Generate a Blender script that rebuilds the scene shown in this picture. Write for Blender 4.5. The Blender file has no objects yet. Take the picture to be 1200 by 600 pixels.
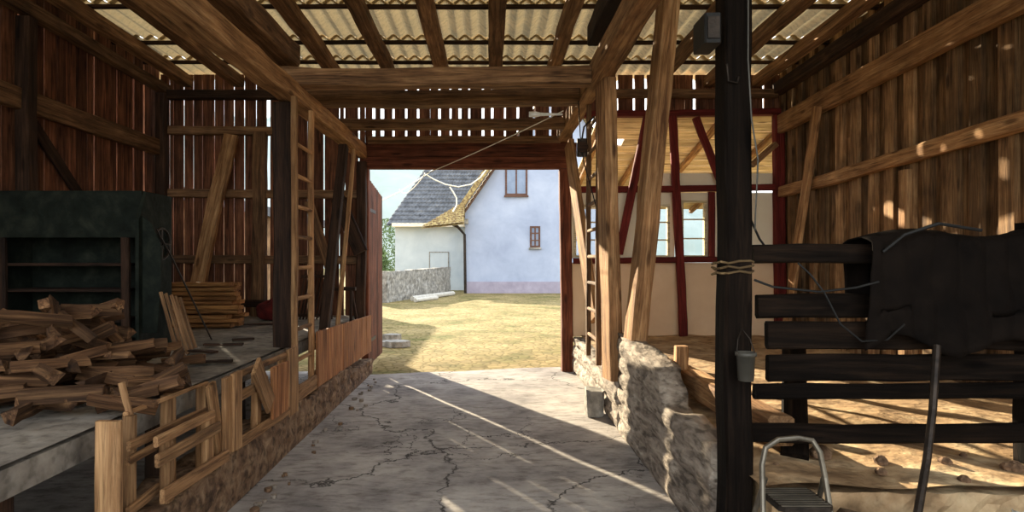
import bpy, math, random
from mathutils import Vector, Matrix, noise
from math import sin, cos, pi, radians

random.seed(7)
SC = bpy.context.scene
COL = SC.collection
F, CX, CY, EYE = 722.0, 574.0, 305.0, 1.6

def P(px, py, d):
    """a point seen at (px,py) standing d metres into the barn"""
    return Vector(((px - CX) / F * d, d, EYE - (py - CY) / F * d))

def QX(px, py, X):
    """a point seen at (px,py) lying in the vertical plane x = X"""
    d = X * F / (px - CX)
    return Vector((X, d, EYE - (py - CY) / F * d))

# ------------------------------------------------------------------ materials
def new_mat(name):
    m = bpy.data.materials.new(name); m.use_nodes = True
    nt = m.node_tree; nt.nodes.clear()
    out = nt.nodes.new('ShaderNodeOutputMaterial')
    b = nt.nodes.new('ShaderNodeBsdfPrincipled')
    nt.links.new(b.outputs[0], out.inputs[0])
    return m, nt, b, out

def node(nt, t, **kw):
    n = nt.nodes.new(t)
    for k, v in kw.items(): setattr(n, k, v)
    return n

def ramp(nt, stops):
    r = nt.nodes.new('ShaderNodeValToRGB')
    el = r.color_ramp.elements
    while len(el) < len(stops): el.new(0.5)
    for e, (p, c) in zip(el, stops):
        e.position = p; e.color = (c[0], c[1], c[2], 1)
    return r

def c255(r, g, b):
    f = lambda v: (v / 255 / 12.92) if v / 255 <= .04045 else ((v / 255 + .055) / 1.055) ** 2.4
    return (f(r), f(g), f(b))

def wood(name, dark, mid, light, axis='X', rough=.8, bump=.35, island=False, across=20, along=1.3, var=.35, spec=.25, fine=.75):
    m, nt, b, out = new_mat(name)
    L = nt.links.new
    tc = node(nt, 'ShaderNodeTexCoord')
    src = tc.outputs['Object']
    if island:
        geo = node(nt, 'ShaderNodeNewGeometry')
        rnd = geo.outputs['Random Per Island']
    else:
        oi = node(nt, 'ShaderNodeObjectInfo'); rnd = oi.outputs['Random']
    mul = node(nt, 'ShaderNodeMath', operation='MULTIPLY'); mul.inputs[1].default_value = 37.0
    L(rnd, mul.inputs[0])
    add = node(nt, 'ShaderNodeVectorMath', operation='ADD')
    L(src, add.inputs[0]); L(mul.outputs[0], add.inputs[1])
    mp = node(nt, 'ShaderNodeMapping')
    s = {'X': (along, across, across), 'Y': (across, along, across), 'Z': (across, across, along)}[axis]
    mp.inputs['Scale'].default_value = s
    L(add.outputs[0], mp.inputs['Vector'])
    n1 = node(nt, 'ShaderNodeTexNoise'); n1.inputs['Scale'].default_value = 1.0
    n1.inputs['Detail'].default_value = 7; n1.inputs['Roughness'].default_value = .65; n1.inputs['Distortion'].default_value = .6
    L(mp.outputs[0], n1.inputs['Vector'])
    r1 = ramp(nt, [(.30, dark), (.5, mid), (.72, light)])
    L(n1.outputs['Fac'], r1.inputs[0])
    n2 = node(nt, 'ShaderNodeTexNoise'); n2.inputs['Scale'].default_value = 3.0; n2.inputs['Detail'].default_value = 4
    L(add.outputs[0], n2.inputs['Vector'])
    mr = node(nt, 'ShaderNodeMapRange'); mr.inputs[1].default_value = .3; mr.inputs[2].default_value = .7
    mr.inputs[3].default_value = 1 - var; mr.inputs[4].default_value = 1 + var * .5
    L(n2.outputs['Fac'], mr.inputs[0])
    mr2 = node(nt, 'ShaderNodeMapRange'); mr2.inputs[3].default_value = 1 - var; mr2.inputs[4].default_value = 1 + var
    L(rnd, mr2.inputs[0])
    mm = node(nt, 'ShaderNodeMath', operation='MULTIPLY'); L(mr.outputs[0], mm.inputs[0]); L(mr2.outputs[0], mm.inputs[1])
    vm = node(nt, 'ShaderNodeVectorMath', operation='SCALE'); L(r1.outputs[0], vm.inputs[0]); L(mm.outputs[0], vm.inputs['Scale'])
    mpf = node(nt, 'ShaderNodeMapping')
    sf = {'X': (3.2, 95, 95), 'Y': (95, 3.2, 95), 'Z': (95, 95, 3.2)}[axis]
    mpf.inputs['Scale'].default_value = sf; L(add.outputs[0], mpf.inputs['Vector'])
    n4 = node(nt, 'ShaderNodeTexNoise'); n4.inputs['Scale'].default_value = 1.0; n4.inputs['Detail'].default_value = 5; n4.inputs['Roughness'].default_value = .7
    L(mpf.outputs[0], n4.inputs['Vector'])
    rf_ = ramp(nt, [(.34, (.30, .28, .27)), (.47, (.95, .95, .95)), (.68, (1.3, 1.3, 1.28))]); L(n4.outputs['Fac'], rf_.inputs[0])
    mf = node(nt, 'ShaderNodeMix', data_type='RGBA', blend_type='MULTIPLY'); mf.inputs[0].default_value = fine
    L(vm.outputs[0], mf.inputs[6]); L(rf_.outputs[0], mf.inputs[7])
    # knots
    mp3 = node(nt, 'ShaderNodeMapping')
    s3 = {'X': (1.7, 6, 6), 'Y': (6, 1.7, 6), 'Z': (6, 6, 1.7)}[axis]
    mp3.inputs['Scale'].default_value = s3; L(add.outputs[0], mp3.inputs['Vector'])
    vo = node(nt, 'ShaderNodeTexVoronoi'); vo.inputs['Scale'].default_value = 1.0; L(mp3.outputs[0], vo.inputs['Vector'])
    rk = ramp(nt, [(.08, (.25, .2, .17)), (.16, (1, 1, 1))]); L(vo.outputs['Distance'], rk.inputs[0])
    mk = node(nt, 'ShaderNodeMix', data_type='RGBA', blend_type='MULTIPLY'); mk.inputs[0].default_value = .8
    L(mf.outputs[2], mk.inputs[6]); L(rk.outputs[0], mk.inputs[7])
    L(mk.outputs[2], b.inputs['Base Color'])
    b.inputs['Roughness'].default_value = rough
    b.inputs['Specular IOR Level'].default_value = spec
    bp = node(nt, 'ShaderNodeBump'); bp.inputs['Strength'].default_value = bump; bp.inputs['Distance'].default_value = .02
    hs = node(nt, 'ShaderNodeMath', operation='ADD'); L(n1.outputs['Fac'], hs.inputs[0]); L(n4.outputs['Fac'], hs.inputs[1])
    L(hs.outputs[0], bp.inputs['Height']); L(bp.outputs[0], b.inputs['Normal'])
    return m

def mottled(name, stops, scale=4, detail=8, rough=.9, bump=.3, bscale=None, spec=.3, metallic=0, dist=.3, bdist=.03, aniso=(1, 1, 1), speck=0):
    m, nt, b, out = new_mat(name); L = nt.links.new
    tc0 = node(nt, 'ShaderNodeTexCoord'); tc = node(nt, 'ShaderNodeMapping'); tc.inputs['Scale'].default_value = aniso
    L(tc0.outputs['Object'], tc.inputs['Vector'])
    n1 = node(nt, 'ShaderNodeTexNoise'); n1.inputs['Scale'].default_value = scale; n1.inputs['Detail'].default_value = detail
    n1.inputs['Roughness'].default_value = .62; n1.inputs['Distortion'].default_value = dist
    L(tc.outputs[0], n1.inputs['Vector'])
    r = ramp(nt, stops); L(n1.outputs['Fac'], r.inputs[0]); L(r.outputs[0], b.inputs['Base Color'])
    n2 = node(nt, 'ShaderNodeTexNoise'); n2.inputs['Scale'].default_value = bscale or scale * 4; n2.inputs['Detail'].default_value = 6
    L(tc.outputs[0], n2.inputs['Vector'])
    if speck:
        rs = ramp(nt, [(.36, (.3, .28, .26)), (.48, (.95, .95, .95)), (.66, (1.25, 1.25, 1.25))]); L(n2.outputs['Fac'], rs.inputs[0])
        ms = node(nt, 'ShaderNodeMix', data_type='RGBA', blend_type='MULTIPLY'); ms.inputs[0].default_value = speck
        L(r.outputs[0], ms.inputs[6]); L(rs.outputs[0], ms.inputs[7]); L(ms.outputs[2], b.inputs['Base Color'])
    bp = node(nt, 'ShaderNodeBump'); bp.inputs['Strength'].default_value = bump; bp.inputs['Distance'].default_value = bdist
    L(n2.outputs['Fac'], bp.inputs['Height']); L(bp.outputs[0], b.inputs['Normal'])
    b.inputs['Roughness'].default_value = rough; b.inputs['Specular IOR Level'].default_value = spec
    b.inputs['Metallic'].default_value = metallic
    return m

def concrete_mat():
    m, nt, b, out = new_mat('cracked_concrete'); L = nt.links.new
    tc = node(nt, 'ShaderNodeTexCoord')
    n1 = node(nt, 'ShaderNodeTexNoise'); n1.inputs['Scale'].default_value = 1.4; n1.inputs['Detail'].default_value = 9; n1.inputs['Roughness'].default_value = .65
    L(tc.outputs['Object'], n1.inputs['Vector'])
    r = ramp(nt, [(.32, c255(116, 110, 108)), (.48, c255(158, 151, 146)), (.6, c255(178, 171, 164)), (.75, c255(196, 190, 182))])
    L(n1.outputs['Fac'], r.inputs[0])
    nd = node(nt, 'ShaderNodeTexNoise'); nd.inputs['Scale'].default_value = 12; nd.inputs['Detail'].default_value = 8; nd.inputs['Roughness'].default_value = .7
    mpd = node(nt, 'ShaderNodeMapping'); mpd.inputs['Scale'].default_value = (.5, 1.3, 1)
    L(tc.outputs['Object'], mpd.inputs[0]); L(mpd.outputs[0], nd.inputs['Vector'])
    rd = ramp(nt, [(.33, (.35, .32, .3)), (.5, (.92, .92, .92)), (.7, (1.12, 1.12, 1.12))]); L(nd.outputs['Fac'], rd.inputs[0])
    mx = node(nt, 'ShaderNodeMix', data_type='RGBA', blend_type='MULTIPLY'); mx.inputs[0].default_value = .8
    L(r.outputs[0], mx.inputs[6]); L(rd.outputs[0], mx.inputs[7])
    # cracks: warped cell borders, broken up by a mask
    nw = node(nt, 'ShaderNodeTexNoise'); nw.inputs['Scale'].default_value = 1.6; nw.inputs['Detail'].default_value = 7; nw.inputs['Roughness'].default_value = .6
    L(tc.outputs['Object'], nw.inputs['Vector'])
    sc = node(nt, 'ShaderNodeVectorMath', operation='SCALE'); sc.inputs['Scale'].default_value = 1.1; L(nw.outputs['Color'], sc.inputs[0])
    ad = node(nt, 'ShaderNodeVectorMath', operation='ADD'); L(tc.outputs['Object'], ad.inputs[0]); L(sc.outputs[0], ad.inputs[1])
    last = mx.outputs[2]; heights = []
    for scale, wdt, lo, hi in ((.42, .0065, .36, .42), (1.5, .012, .56, .62)):
        vo = node(nt, 'ShaderNodeTexVoronoi', feature='DISTANCE_TO_EDGE'); vo.inputs['Scale'].default_value = scale
        L(ad.outputs[0], vo.inputs['Vector'])
        rc = ramp(nt, [(wdt * .4, (1, 1, 1)), (wdt, (0, 0, 0))]); L(vo.outputs['Distance'], rc.inputs[0])
        nm = node(nt, 'ShaderNodeTexNoise'); nm.inputs['Scale'].default_value = .55; nm.inputs['Detail'].default_value = 2
        L(ad.outputs[0], nm.inputs['Vector'])
        rm = ramp(nt, [(lo, (0, 0, 0)), (hi, (1, 1, 1))]); L(nm.outputs['Fac'], rm.inputs[0])
        mu = node(nt, 'ShaderNodeMath', operation='MULTIPLY'); L(rc.outputs[0], mu.inputs[0]); L(rm.outputs[0], mu.inputs[1])
        m2 = node(nt, 'ShaderNodeMix', data_type='RGBA', blend_type='MIX'); L(mu.outputs[0], m2.inputs[0])
        L(last, m2.inputs[6]); m2.inputs[7].default_value = (.03, .025, .02, 1); last = m2.outputs[2]; heights.append(mu.outputs[0])
    L(last, b.inputs['Base Color'])
    b.inputs['Roughness'].default_value = .85; b.inputs['Specular IOR Level'].default_value = .3
    sub = node(nt, 'ShaderNodeMath', operation='SUBTRACT'); L(nd.outputs['Fac'], sub.inputs[0]); L(heights[0], sub.inputs[1])
    bp = node(nt, 'ShaderNodeBump'); bp.inputs['Strength'].default_value = .45; bp.inputs['Distance'].default_value = .02
    L(sub.outputs[0], bp.inputs['Height']); L(bp.outputs[0], b.inputs['Normal'])
    return m

def yard_mat():
    m, nt, b, out = new_mat('cobbled_yard_with_grass'); L = nt.links.new
    tc = node(nt, 'ShaderNodeTexCoord')
    vo = node(nt, 'ShaderNodeTexVoronoi'); vo.inputs['Scale'].default_value = 6.5; L(tc.outputs['Object'], vo.inputs['Vector'])
    ve = node(nt, 'ShaderNodeTexVoronoi', feature='DISTANCE_TO_EDGE'); ve.inputs['Scale'].default_value = 6.5; L(tc.outputs['Object'], ve.inputs['Vector'])
    n1 = node(nt, 'ShaderNodeTexNoise'); n1.inputs['Scale'].default_value = .7; n1.inputs['Detail'].default_value = 8; n1.inputs['Roughness'].default_value = .7
    L(tc.outputs['Object'], n1.inputs['Vector'])
    r = ramp(nt, [(.35, c255(100, 100, 56)), (.5, c255(144, 128, 88)), (.62, c255(160, 143, 103))]); L(n1.outputs['Fac'], r.inputs[0])
    re = ramp(nt, [(.0, c255(140, 138, 80)), (.12, (1, 1, 1))]); L(ve.outputs['Distance'], re.inputs[0])
    mx = node(nt, 'ShaderNodeMix', data_type='RGBA', blend_type='MULTIPLY'); mx.inputs[0].default_value = .7
    L(r.outputs[0], mx.inputs[6]); L(re.outputs[0], mx.inputs[7])
    rc = ramp(nt, [(0, (.75, .75, .75)), (1, (1.15, 1.12, 1.05))]); L(vo.outputs['Color'], rc.inputs[0])
    m2 = node(nt, 'ShaderNodeMix', data_type='RGBA', blend_type='MULTIPLY'); m2.inputs[0].default_value = 1
    L(mx.outputs[2], m2.inputs[6]); L(rc.outputs[0], m2.inputs[7])
    L(m2.outputs[2], b.inputs['Base Color']); b.inputs['Roughness'].default_value = .95; b.inputs['Specular IOR Level'].default_value = .1
    bp = node(nt, 'ShaderNodeBump'); bp.inputs['Strength'].default_value = .5; bp.inputs['Distance'].default_value = .03
    L(ve.outputs['Distance'], bp.inputs['Height']); L(bp.outputs[0], b.inputs['Normal'])
    return m

def glass_mat():
    m, nt, b, out = new_mat('window_glass'); L = nt.links.new
    nt.nodes.remove(b)
    t = node(nt, 'ShaderNodeBsdfTransparent'); t.inputs[0].default_value = (.93, .95, .95, 1)
    g = node(nt, 'ShaderNodeBsdfGlossy'); g.inputs['Roughness'].default_value = .03
    fr = node(nt, 'ShaderNodeFresnel'); fr.inputs[0].default_value = 1.45
    mx = node(nt, 'ShaderNodeMixShader'); L(fr.outputs[0], mx.inputs[0]); L(t.outputs[0], mx.inputs[1]); L(g.outputs[0], mx.inputs[2])
    L(mx.outputs[0], out.inputs[0])
    return m

M = {}
M['oak'] = wood('brown_hewn_timber', c255(66, 46, 32), c255(122, 91, 64), c255(168, 132, 96))
M['oak_backlit'] = wood('backlit_dark_timber', c255(9, 6, 4), c255(21, 15, 11), c255(40, 29, 21), fine=.6, spec=.08)  # dark old timber, colour lowered further to carry its backlit shade
M['oak_light'] = wood('pale_hewn_timber', c255(96, 64, 40), c255(158, 118, 80), c255(200, 162, 118))
M['oak_dark'] = wood('dark_old_timber', c255(26, 17, 12), c255(54, 37, 27), c255(84, 60, 44))
M['redbrown'] = wood('red_brown_door_wood', c255(58, 30, 20), c255(100, 54, 36), c255(138, 84, 58))
M['oxblood'] = wood('oxblood_painted_timber', c255(66, 18, 16), c255(98, 32, 28), c255(122, 50, 42), var=.15, bump=.15)
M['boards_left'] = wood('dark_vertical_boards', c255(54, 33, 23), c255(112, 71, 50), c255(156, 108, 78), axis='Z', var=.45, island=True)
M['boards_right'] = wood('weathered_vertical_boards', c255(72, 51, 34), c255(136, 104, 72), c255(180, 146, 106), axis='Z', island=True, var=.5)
M['fence'] = wood('orange_brown_boards', c255(92, 56, 32), c255(160, 106, 66), c255(198, 146, 98), axis='Z', island=True, var=.2)
M['deck'] = wood('pale_sawn_planks', c255(140, 116, 90), c255(202, 178, 146), c255(228, 210, 182), axis='X', island=True, var=.2)
M['pallet'] = wood('pallet_wood', c255(84, 58, 38), c255(150, 112, 76), c255(194, 154, 110), var=.25)
M['lumber'] = wood('stacked_lumber', c255(96, 62, 36), c255(160, 112, 66), c255(200, 152, 98), var=.2)
M['firewood'] = wood('split_firewood', c255(48, 31, 20), c255(94, 66, 44), c255(156, 118, 82), var=.4, across=24)
M['sheet'] = mottled('fibre_cement_sheet', [(.3, c255(122, 106, 80)), (.5, c255(186, 164, 126)), (.7, c255(214, 196, 158))], scale=2.5, bump=.2, bscale=16, speck=.5)
def add_translucency(m, f, col):
    nt = m.node_tree; b = [n for n in nt.nodes if n.type == 'BSDF_PRINCIPLED'][0]; out = [n for n in nt.nodes if n.type == 'OUTPUT_MATERIAL'][0]
    t = nt.nodes.new('ShaderNodeBsdfTranslucent'); t.inputs[0].default_value = (*col, 1)
    mx = nt.nodes.new('ShaderNodeMixShader'); mx.inputs[0].default_value = f
    nt.links.new(b.outputs[0], mx.inputs[1]); nt.links.new(t.outputs[0], mx.inputs[2]); nt.links.new(mx.outputs[0], out.inputs[0])
add_translucency(M['sheet'], .11, c255(208, 188, 146))
M['concrete'] = concrete_mat()
M['yard'] = yard_mat()
M['dusty'] = mottled('dusty_platform_floor', [(.3, c255(84, 78, 72)), (.5, c255(132, 124, 114)), (.72, c255(168, 160, 148))], scale=2.2, bscale=14, speck=.5)
M['sandy'] = mottled('sandy_earth_floor', [(.3, c255(120, 94, 66)), (.5, c255(170, 140, 104)), (.72, c255(208, 184, 146))], scale=3, bump=.8, bscale=11, speck=.5)
M['clay'] = mottled('weathered_clay_wall', [(.28, c255(78, 68, 60)), (.45, c255(134, 122, 110)), (.6, c255(164, 152, 138)), (.75, c255(198, 190, 178))], scale=5, bump=.9, bscale=16, dist=.8, aniso=(1, .45, 1.7), speck=.8)
M['rubble'] = mottled('rubble_footing', [(.28, c255(64, 46, 34)), (.48, c255(116, 90, 68)), (.72, c255(160, 134, 106))], scale=7, bump=.9, bscale=18, dist=.8, speck=.8)
M['plaster_tan'] = mottled('tan_plaster', [(.3, c255(230, 196, 158)), (.7, c255(242, 212, 176))], scale=2, bump=.1)
M['plaster_white'] = mottled('cream_plaster', [(.3, c255(240, 226, 198)), (.7, c255(248, 238, 216))], scale=2, bump=.1)
M['blue_wall'] = mottled('pale_blue_render', [(.3, c255(150, 159, 180)), (.5, c255(164, 173, 193)), (.75, c255(182, 190, 206))], scale=.7, bump=.1)
M['white_wall'] = mottled('white_render', [(.3, c255(178, 187, 190)), (.7, c255(202, 208, 208))], scale=1, bump=.1)
M['plinth'] = mottled('mauve_plinth', [(.3, c255(146, 138, 152)), (.7, c255(170, 162, 176))], scale=2)
M['tile_grey'] = mottled('grey_roof_tile', [(.3, c255(70, 72, 76)), (.6, c255(104, 106, 110)), (.8, c255(134, 132, 128))], scale=3)
M['tile_moss'] = mottled('mossy_brown_tile', [(.35, c255(92, 72, 56)), (.5, c255(150, 128, 86)), (.65, c255(188, 170, 116))], scale=9)
M['stone'] = mottled('grey_stone', [(.3, c255(96, 92, 86)), (.5, c255(142, 138, 130)), (.7, c255(184, 178, 168))], scale=6, bump=.6)
M['white_frame'] = wood('cream_painted_wood', c255(176, 156, 120), c255(214, 198, 162), c255(230, 218, 188), var=.05, bump=.1)
M['brown_frame'] = wood('brown_window_frame', c255(70, 48, 40), c255(98, 70, 58), c255(116, 88, 74), var=.05, bump=.1)
M['glass'] = glass_mat()
M['pane_blue'] = mottled('blue_grey_window_pane', [(.3, c255(96, 112, 136)), (.7, c255(136, 152, 178))], scale=1, rough=.08, bump=0, spec=.6)
M['green_metal'] = mottled('dark_green_paint', [(.3, c255(14, 18, 15)), (.5, c255(27, 33, 28)), (.75, c255(52, 56, 47))], scale=5, rough=.7, bump=.2, spec=.12)
M['black'] = mottled('black_rubber', [(.3, c255(14, 14, 14)), (.7, c255(30, 29, 28))], scale=6, rough=.6, bump=.05)
M['iron'] = mottled('dark_iron', [(.3, c255(30, 27, 25)), (.7, c255(70, 60, 52))], scale=12, rough=.5, metallic=.6, bump=.15)
M['alu'] = mottled('brushed_aluminium', [(.3, c255(92, 86, 76)), (.7, c255(138, 130, 116))], scale=8, rough=.4, metallic=.8, bump=.05)
M['white_plastic'] = mottled('white_plastic', [(.3, c255(214, 212, 204)), (.7, c255(236, 234, 228))], scale=4, rough=.4, bump=.02)
M['cup'] = mottled('grey_translucent_plastic', [(.3, c255(64, 62, 56)), (.7, c255(96, 93, 86))], scale=5, rough=.35, bump=.02)
M['wire_white'] = mottled('white_cable', [(.3, c255(214, 206, 184)), (.7, c255(236, 230, 212))], scale=5, rough=.5, bump=0)
M['red_cloth'] = mottled('dark_red_cloth', [(.3, c255(60, 16, 16)), (.7, c255(110, 34, 30))], scale=6, rough=.95, bump=.3)
M['tarp'] = mottled('dark_brown_tarpaulin', [(.3, c255(12, 9, 8)), (.7, c255(27, 21, 17))], scale=5, rough=.9, bump=.3, spec=.08)
M['bag'] = mottled('pale_woven_sack', [(.3, c255(170, 164, 152)), (.7, c255(206, 200, 188))], scale=10, rough=.8, bump=.3)
M['leaf'] = mottled('green_leaves', [(.3, c255(66, 86, 48)), (.7, c255(112, 130, 80))], scale=7, bump=.3)
M['hill'] = mottled('distant_wooded_hill', [(.3, c255(146, 156, 146)), (.5, c255(163, 171, 163)), (.7, c255(180, 186, 178))], scale=.06, bump=.3)  # aerial haze is put into this pale hill colour
M['rope'] = wood('straw_rope', c255(70, 54, 36), c255(110, 90, 62), c255(150, 126, 92))
M['log'] = wood('grey_round_log', c255(66, 50, 38), c255(116, 94, 74), c255(160, 138, 112))

# ------------------------------------------------------------------ mesh tools
def props(o, label=None, cat=None, group=None, kind=None):
    if label: o['label'] = label
    if cat: o['category'] = cat
    if group: o['group'] = group
    if kind: o['kind'] = kind
    return o

def finish(name, me, mat, mtx, parent=None, label=None, cat=None, group=None, kind=None, smooth=False):
    if mat: me.materials.append(mat)
    if smooth:
        for p in me.polygons: p.use_smooth = True
    me.update()
    o = bpy.data.objects.new(name, me); COL.objects.link(o)
    if parent is not None:
        o.parent = parent
        base = Matrix.Identity(4); q = parent
        if parent.get('_m'):
            pass
        o.matrix_parent_inverse = Matrix.Identity(4)
        o.matrix_basis = WORLD[parent.name].inverted() @ mtx
    else:
        o.matrix_basis = mtx
    WORLD[o.name] = mtx.copy()
    props(o, label, cat, group, kind)
    return o
WORLD = {}

def root(name, loc, label, cat, group=None, kind=None):
    o = bpy.data.objects.new(name, None); COL.objects.link(o)
    o.empty_display_size = .1
    o.matrix_basis = Matrix.Translation(Vector(loc)); WORLD[o.name] = o.matrix_basis.copy()
    return props(o, label, cat, group, kind)

def frame(p0, p1, up):
    x = (p1 - p0).normalized(); up = Vector(up)
    y = up.cross(x)
    if y.length < 1e-4: y = Vector((0, 1, 0)).cross(x)
    y.normalize(); z = x.cross(y)
    m = Matrix((x, y, z)).transposed().to_4x4(); m.translation = p0
    return m

def timber(name, p0, p1, w, h, mat, up=None, jit=.006, ch=.012, parent=None, label=None, cat=None, group=None, kind=None, taper=0, bow=0):
    """hewn timber / plank: chamfered rectangular section, slightly irregular; local X runs along the grain"""
    p0 = Vector(p0); p1 = Vector(p1)
    d = (p1 - p0)
    if up is None:
        up = (0, 1, 0) if abs(d.normalized().z) > .75 else (0, 0, 1)
    m = frame(p0, p1, up); Ln = d.length
    n = max(2, min(26, int(Ln / .22)))
    ch = min(ch, w * .25, h * .25)
    a, b = w / 2, h / 2
    sec = [(-a, -b + ch), (-a + ch, -b), (a - ch, -b), (a, -b + ch), (a, b - ch), (a - ch, b), (-a + ch, b), (-a, b - ch)]
    vs, fs = [], []
    ox, oy = 0, 0
    for i in range(n + 1):
        t = i / n
        ox += random.gauss(0, jit * .35); oy += random.gauss(0, jit * .35); ox *= .9; oy *= .9
        k = 1 - taper * t
        bo = bow * sin(pi * t)
        for (y, z) in sec:
            vs.append((t * Ln, y * k + ox + random.uniform(-jit, jit) * .35, z * k + oy + bo + random.uniform(-jit, jit) * .35))
    for i in range(n):
        for j in range(8):
            fs.append((i * 8 + j, i * 8 + (j + 1) % 8, (i + 1) * 8 + (j + 1) % 8, (i + 1) * 8 + j))
    fs.append(tuple(range(7, -1, -1))); fs.append(tuple(n * 8 + j for j in range(8)))
    me = bpy.data.meshes.new(name); me.from_pydata(vs, [], [f[::-1] for f in fs])
    return finish(name, me, mat, m, parent, label, cat, group, kind)

class MB:
    def __init__(s): s.v = []; s.f = []
    def add(s, vs, fs):
        o = len(s.v); s.v += [tuple(v) for v in vs]; s.f += [tuple(i + o for i in f) for f in fs]
    def box(s, x0, x1, y0, y1, z0, z1, m=None, jit=0, bev=0):
        if bev:
            bv = min(bev, abs(x1-x0)*.3, abs(y1-y0)*.3)
            pts = [(x0+bv, y0), (x1-bv, y0), (x1, y0+bv), (x1, y1-bv), (x1-bv, y1), (x0+bv, y1), (x0, y1-bv), (x0, y0+bv)]
            vs = [Vector((x, y, z0)) for x, y in pts] + [Vector((x, y, z1)) for x, y in pts]
            fs = [tuple(range(7, -1, -1)), tuple(range(8, 16))] + [(j, (j+1) % 8, 8+(j+1) % 8, 8+j) for j in range(8)]
        else:
            vs = [Vector(p) for p in ((x0,y0,z0),(x1,y0,z0),(x1,y1,z0),(x0,y1,z0),(x0,y0,z1),(x1,y0,z1),(x1,y1,z1),(x0,y1,z1))]
            fs = [(3,2,1,0),(4,5,6,7),(0,1,5,4),(1,2,6,5),(2,3,7,6),(3,0,4,7)]
        if jit: vs = [v + Vector([random.uniform(-jit, jit) for _ in range(3)]) for v in vs]
        if m: vs = [m @ v for v in vs]
        s.add(vs, fs)
    def prism(s, pts, z0, z1, m=None):
        n = len(pts)
        vs = [Vector((x, y, z0)) for x, y in pts] + [Vector((x, y, z1)) for x, y in pts]
        if m: vs = [m @ v for v in vs]
        s.add(vs, [tuple(range(n-1, -1, -1)), tuple(range(n, 2*n))] + [(i, (i+1) % n, n+(i+1) % n, n+i) for i in range(n)])
    def tube(s, pts, r, n=8, r1=None):
        pts = [Vector(p) for p in pts]; vs = []; fs = []; k = len(pts); prev = None
        for i, p in enumerate(pts):
            d = (pts[min(i+1, k-1)] - pts[max(i-1, 0)]).normalized()
            u = Vector((0,0,1)) if abs(d.z) < .9 else Vector((0,1,0))
            if prev is not None and (prev - d * prev.dot(d)).length > .2: u = prev
            a = (u - d * u.dot(d)).normalized(); b = d.cross(a); prev = a
            rr = r if r1 is None else r + (r1 - r) * i / (k - 1)
            for j in range(n):
                an = 2*pi*j/n; vs.append(p + a*cos(an)*rr + b*sin(an)*rr)
        for i in range(k-1):
            for j in range(n): fs.append((i*n+j, i*n+(j+1) % n, (i+1)*n+(j+1) % n, (i+1)*n+j))
        fs.append(tuple(range(n-1, -1, -1))); fs.append(tuple((k-1)*n+j for j in range(n)))
        s.add(vs, fs)
    def lathe(s, prof, c, n=20, axis='Z'):
        vs = []; fs = []; c = Vector(c)
        for r, z in prof:
            for j in range(n):
                an = 2*pi*j/n
                p = Vector((r*cos(an), r*sin(an), z))
                if axis == 'X': p = Vector((p.z, p.x, p.y))
                if axis == 'Y': p = Vector((p.x, p.z, p.y))
                vs.append(c + p)
        k = len(prof)
        for i in range(k-1):
            for j in range(n): fs.append((i*n+j, i*n+(j+1) % n, (i+1)*n+(j+1) % n, (i+1)*n+j))
        if prof[0][0] > 1e-5: fs.append(tuple(range(n-1, -1, -1)))
        if prof[-1][0] > 1e-5: fs.append(tuple((k-1)*n+j for j in range(n)))
        s.add(vs, fs)
    def grid(s, fn, nu, nv):
        vs = [fn(i/nu, j/nv) for j in range(nv+1) for i in range(nu+1)]
        fs = [(j*(nu+1)+i, j*(nu+1)+i+1, (j+1)*(nu+1)+i+1, (j+1)*(nu+1)+i) for j in range(nv) for i in range(nu)]
        s.add(vs, fs)
    def build(s, name, mat, parent=None, origin=None, **kw):
        if origin is None:
            xs = [v[0] for v in s.v]; ys = [v[1] for v in s.v]; zs = [v[2] for v in s.v]
            origin = Vector(((min(xs)+max(xs))/2, (min(ys)+max(ys))/2, min(zs)))
        origin = Vector(origin)
        me = bpy.data.meshes.new(name)
        me.from_pydata([tuple(Vector(v) - origin) for v in s.v], [], s.f)
        return finish(name, me, mat, Matrix.Translation(origin), parent, **kw)

def nz(x, y=0., z=0.): return noise.noise(Vector((x, y, z)))

def rough_block(name, x0, x1, y0, y1, z0, ztop, mat, amp=.03, course=0, res=.05, kind='structure', face=-1, **kw):
    """thick masonry / clay wall running along Y with a displaced skin; ztop is a function of y"""
    mb = MB(); ny = int((y1-y0)/res); nzv = 30; nx = max(3, int((x1-x0)/(res*1.2)))
    def sect(y):
        zt = ztop(y); pts = []
        for k in range(nzv+1):
            z = z0 + (zt-z0)*k/nzv; pts.append((x0, z))
        for k in range(1, nx+1): pts.append((x0+(x1-x0)*k/nx, zt))
        for k in range(1, nzv+1): pts.append((x1, zt+(z0-zt)*k/nzv))
        out = []
        for (x, z) in pts:
            sgn = -1 if x < (x0+x1)/2 else 1
            low = min(1, (z-z0)/.08)
            zz = z+.04*nz(y*1.7, 5)
            dx = amp*(.55*nz(y*2.1, z*3.2, x0)+.35*nz(y*7, z*13, 3)+.2*nz(y*21, z*30, 7))*low
            if course: dx += amp*.75*(abs(sin(zz*pi/course))**.6-.5)
            dz = amp*.8*nz(y*5, x*6, 9)*(1 if z > z0+.05 else 0)
            out.append(Vector((x + sgn*dx, y, max(z0, z+dz))))
        return out
    vs = []; fs = []; n = 0
    for i in range(ny+1):
        s_ = sect(y0+(y1-y0)*i/ny); n = len(s_); vs += s_
    for i in range(ny):
        for j in range(n-1): fs.append((i*n+j, i*n+j+1, (i+1)*n+j+1, (i+1)*n+j)[::-1])
    fs.append(tuple(range(n))); fs.append(tuple(ny*n+j for j in range(n-1, -1, -1)))
    mb.add(vs, fs)
    return mb.build(name, mat, kind=kind, smooth=True, **kw)

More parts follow.
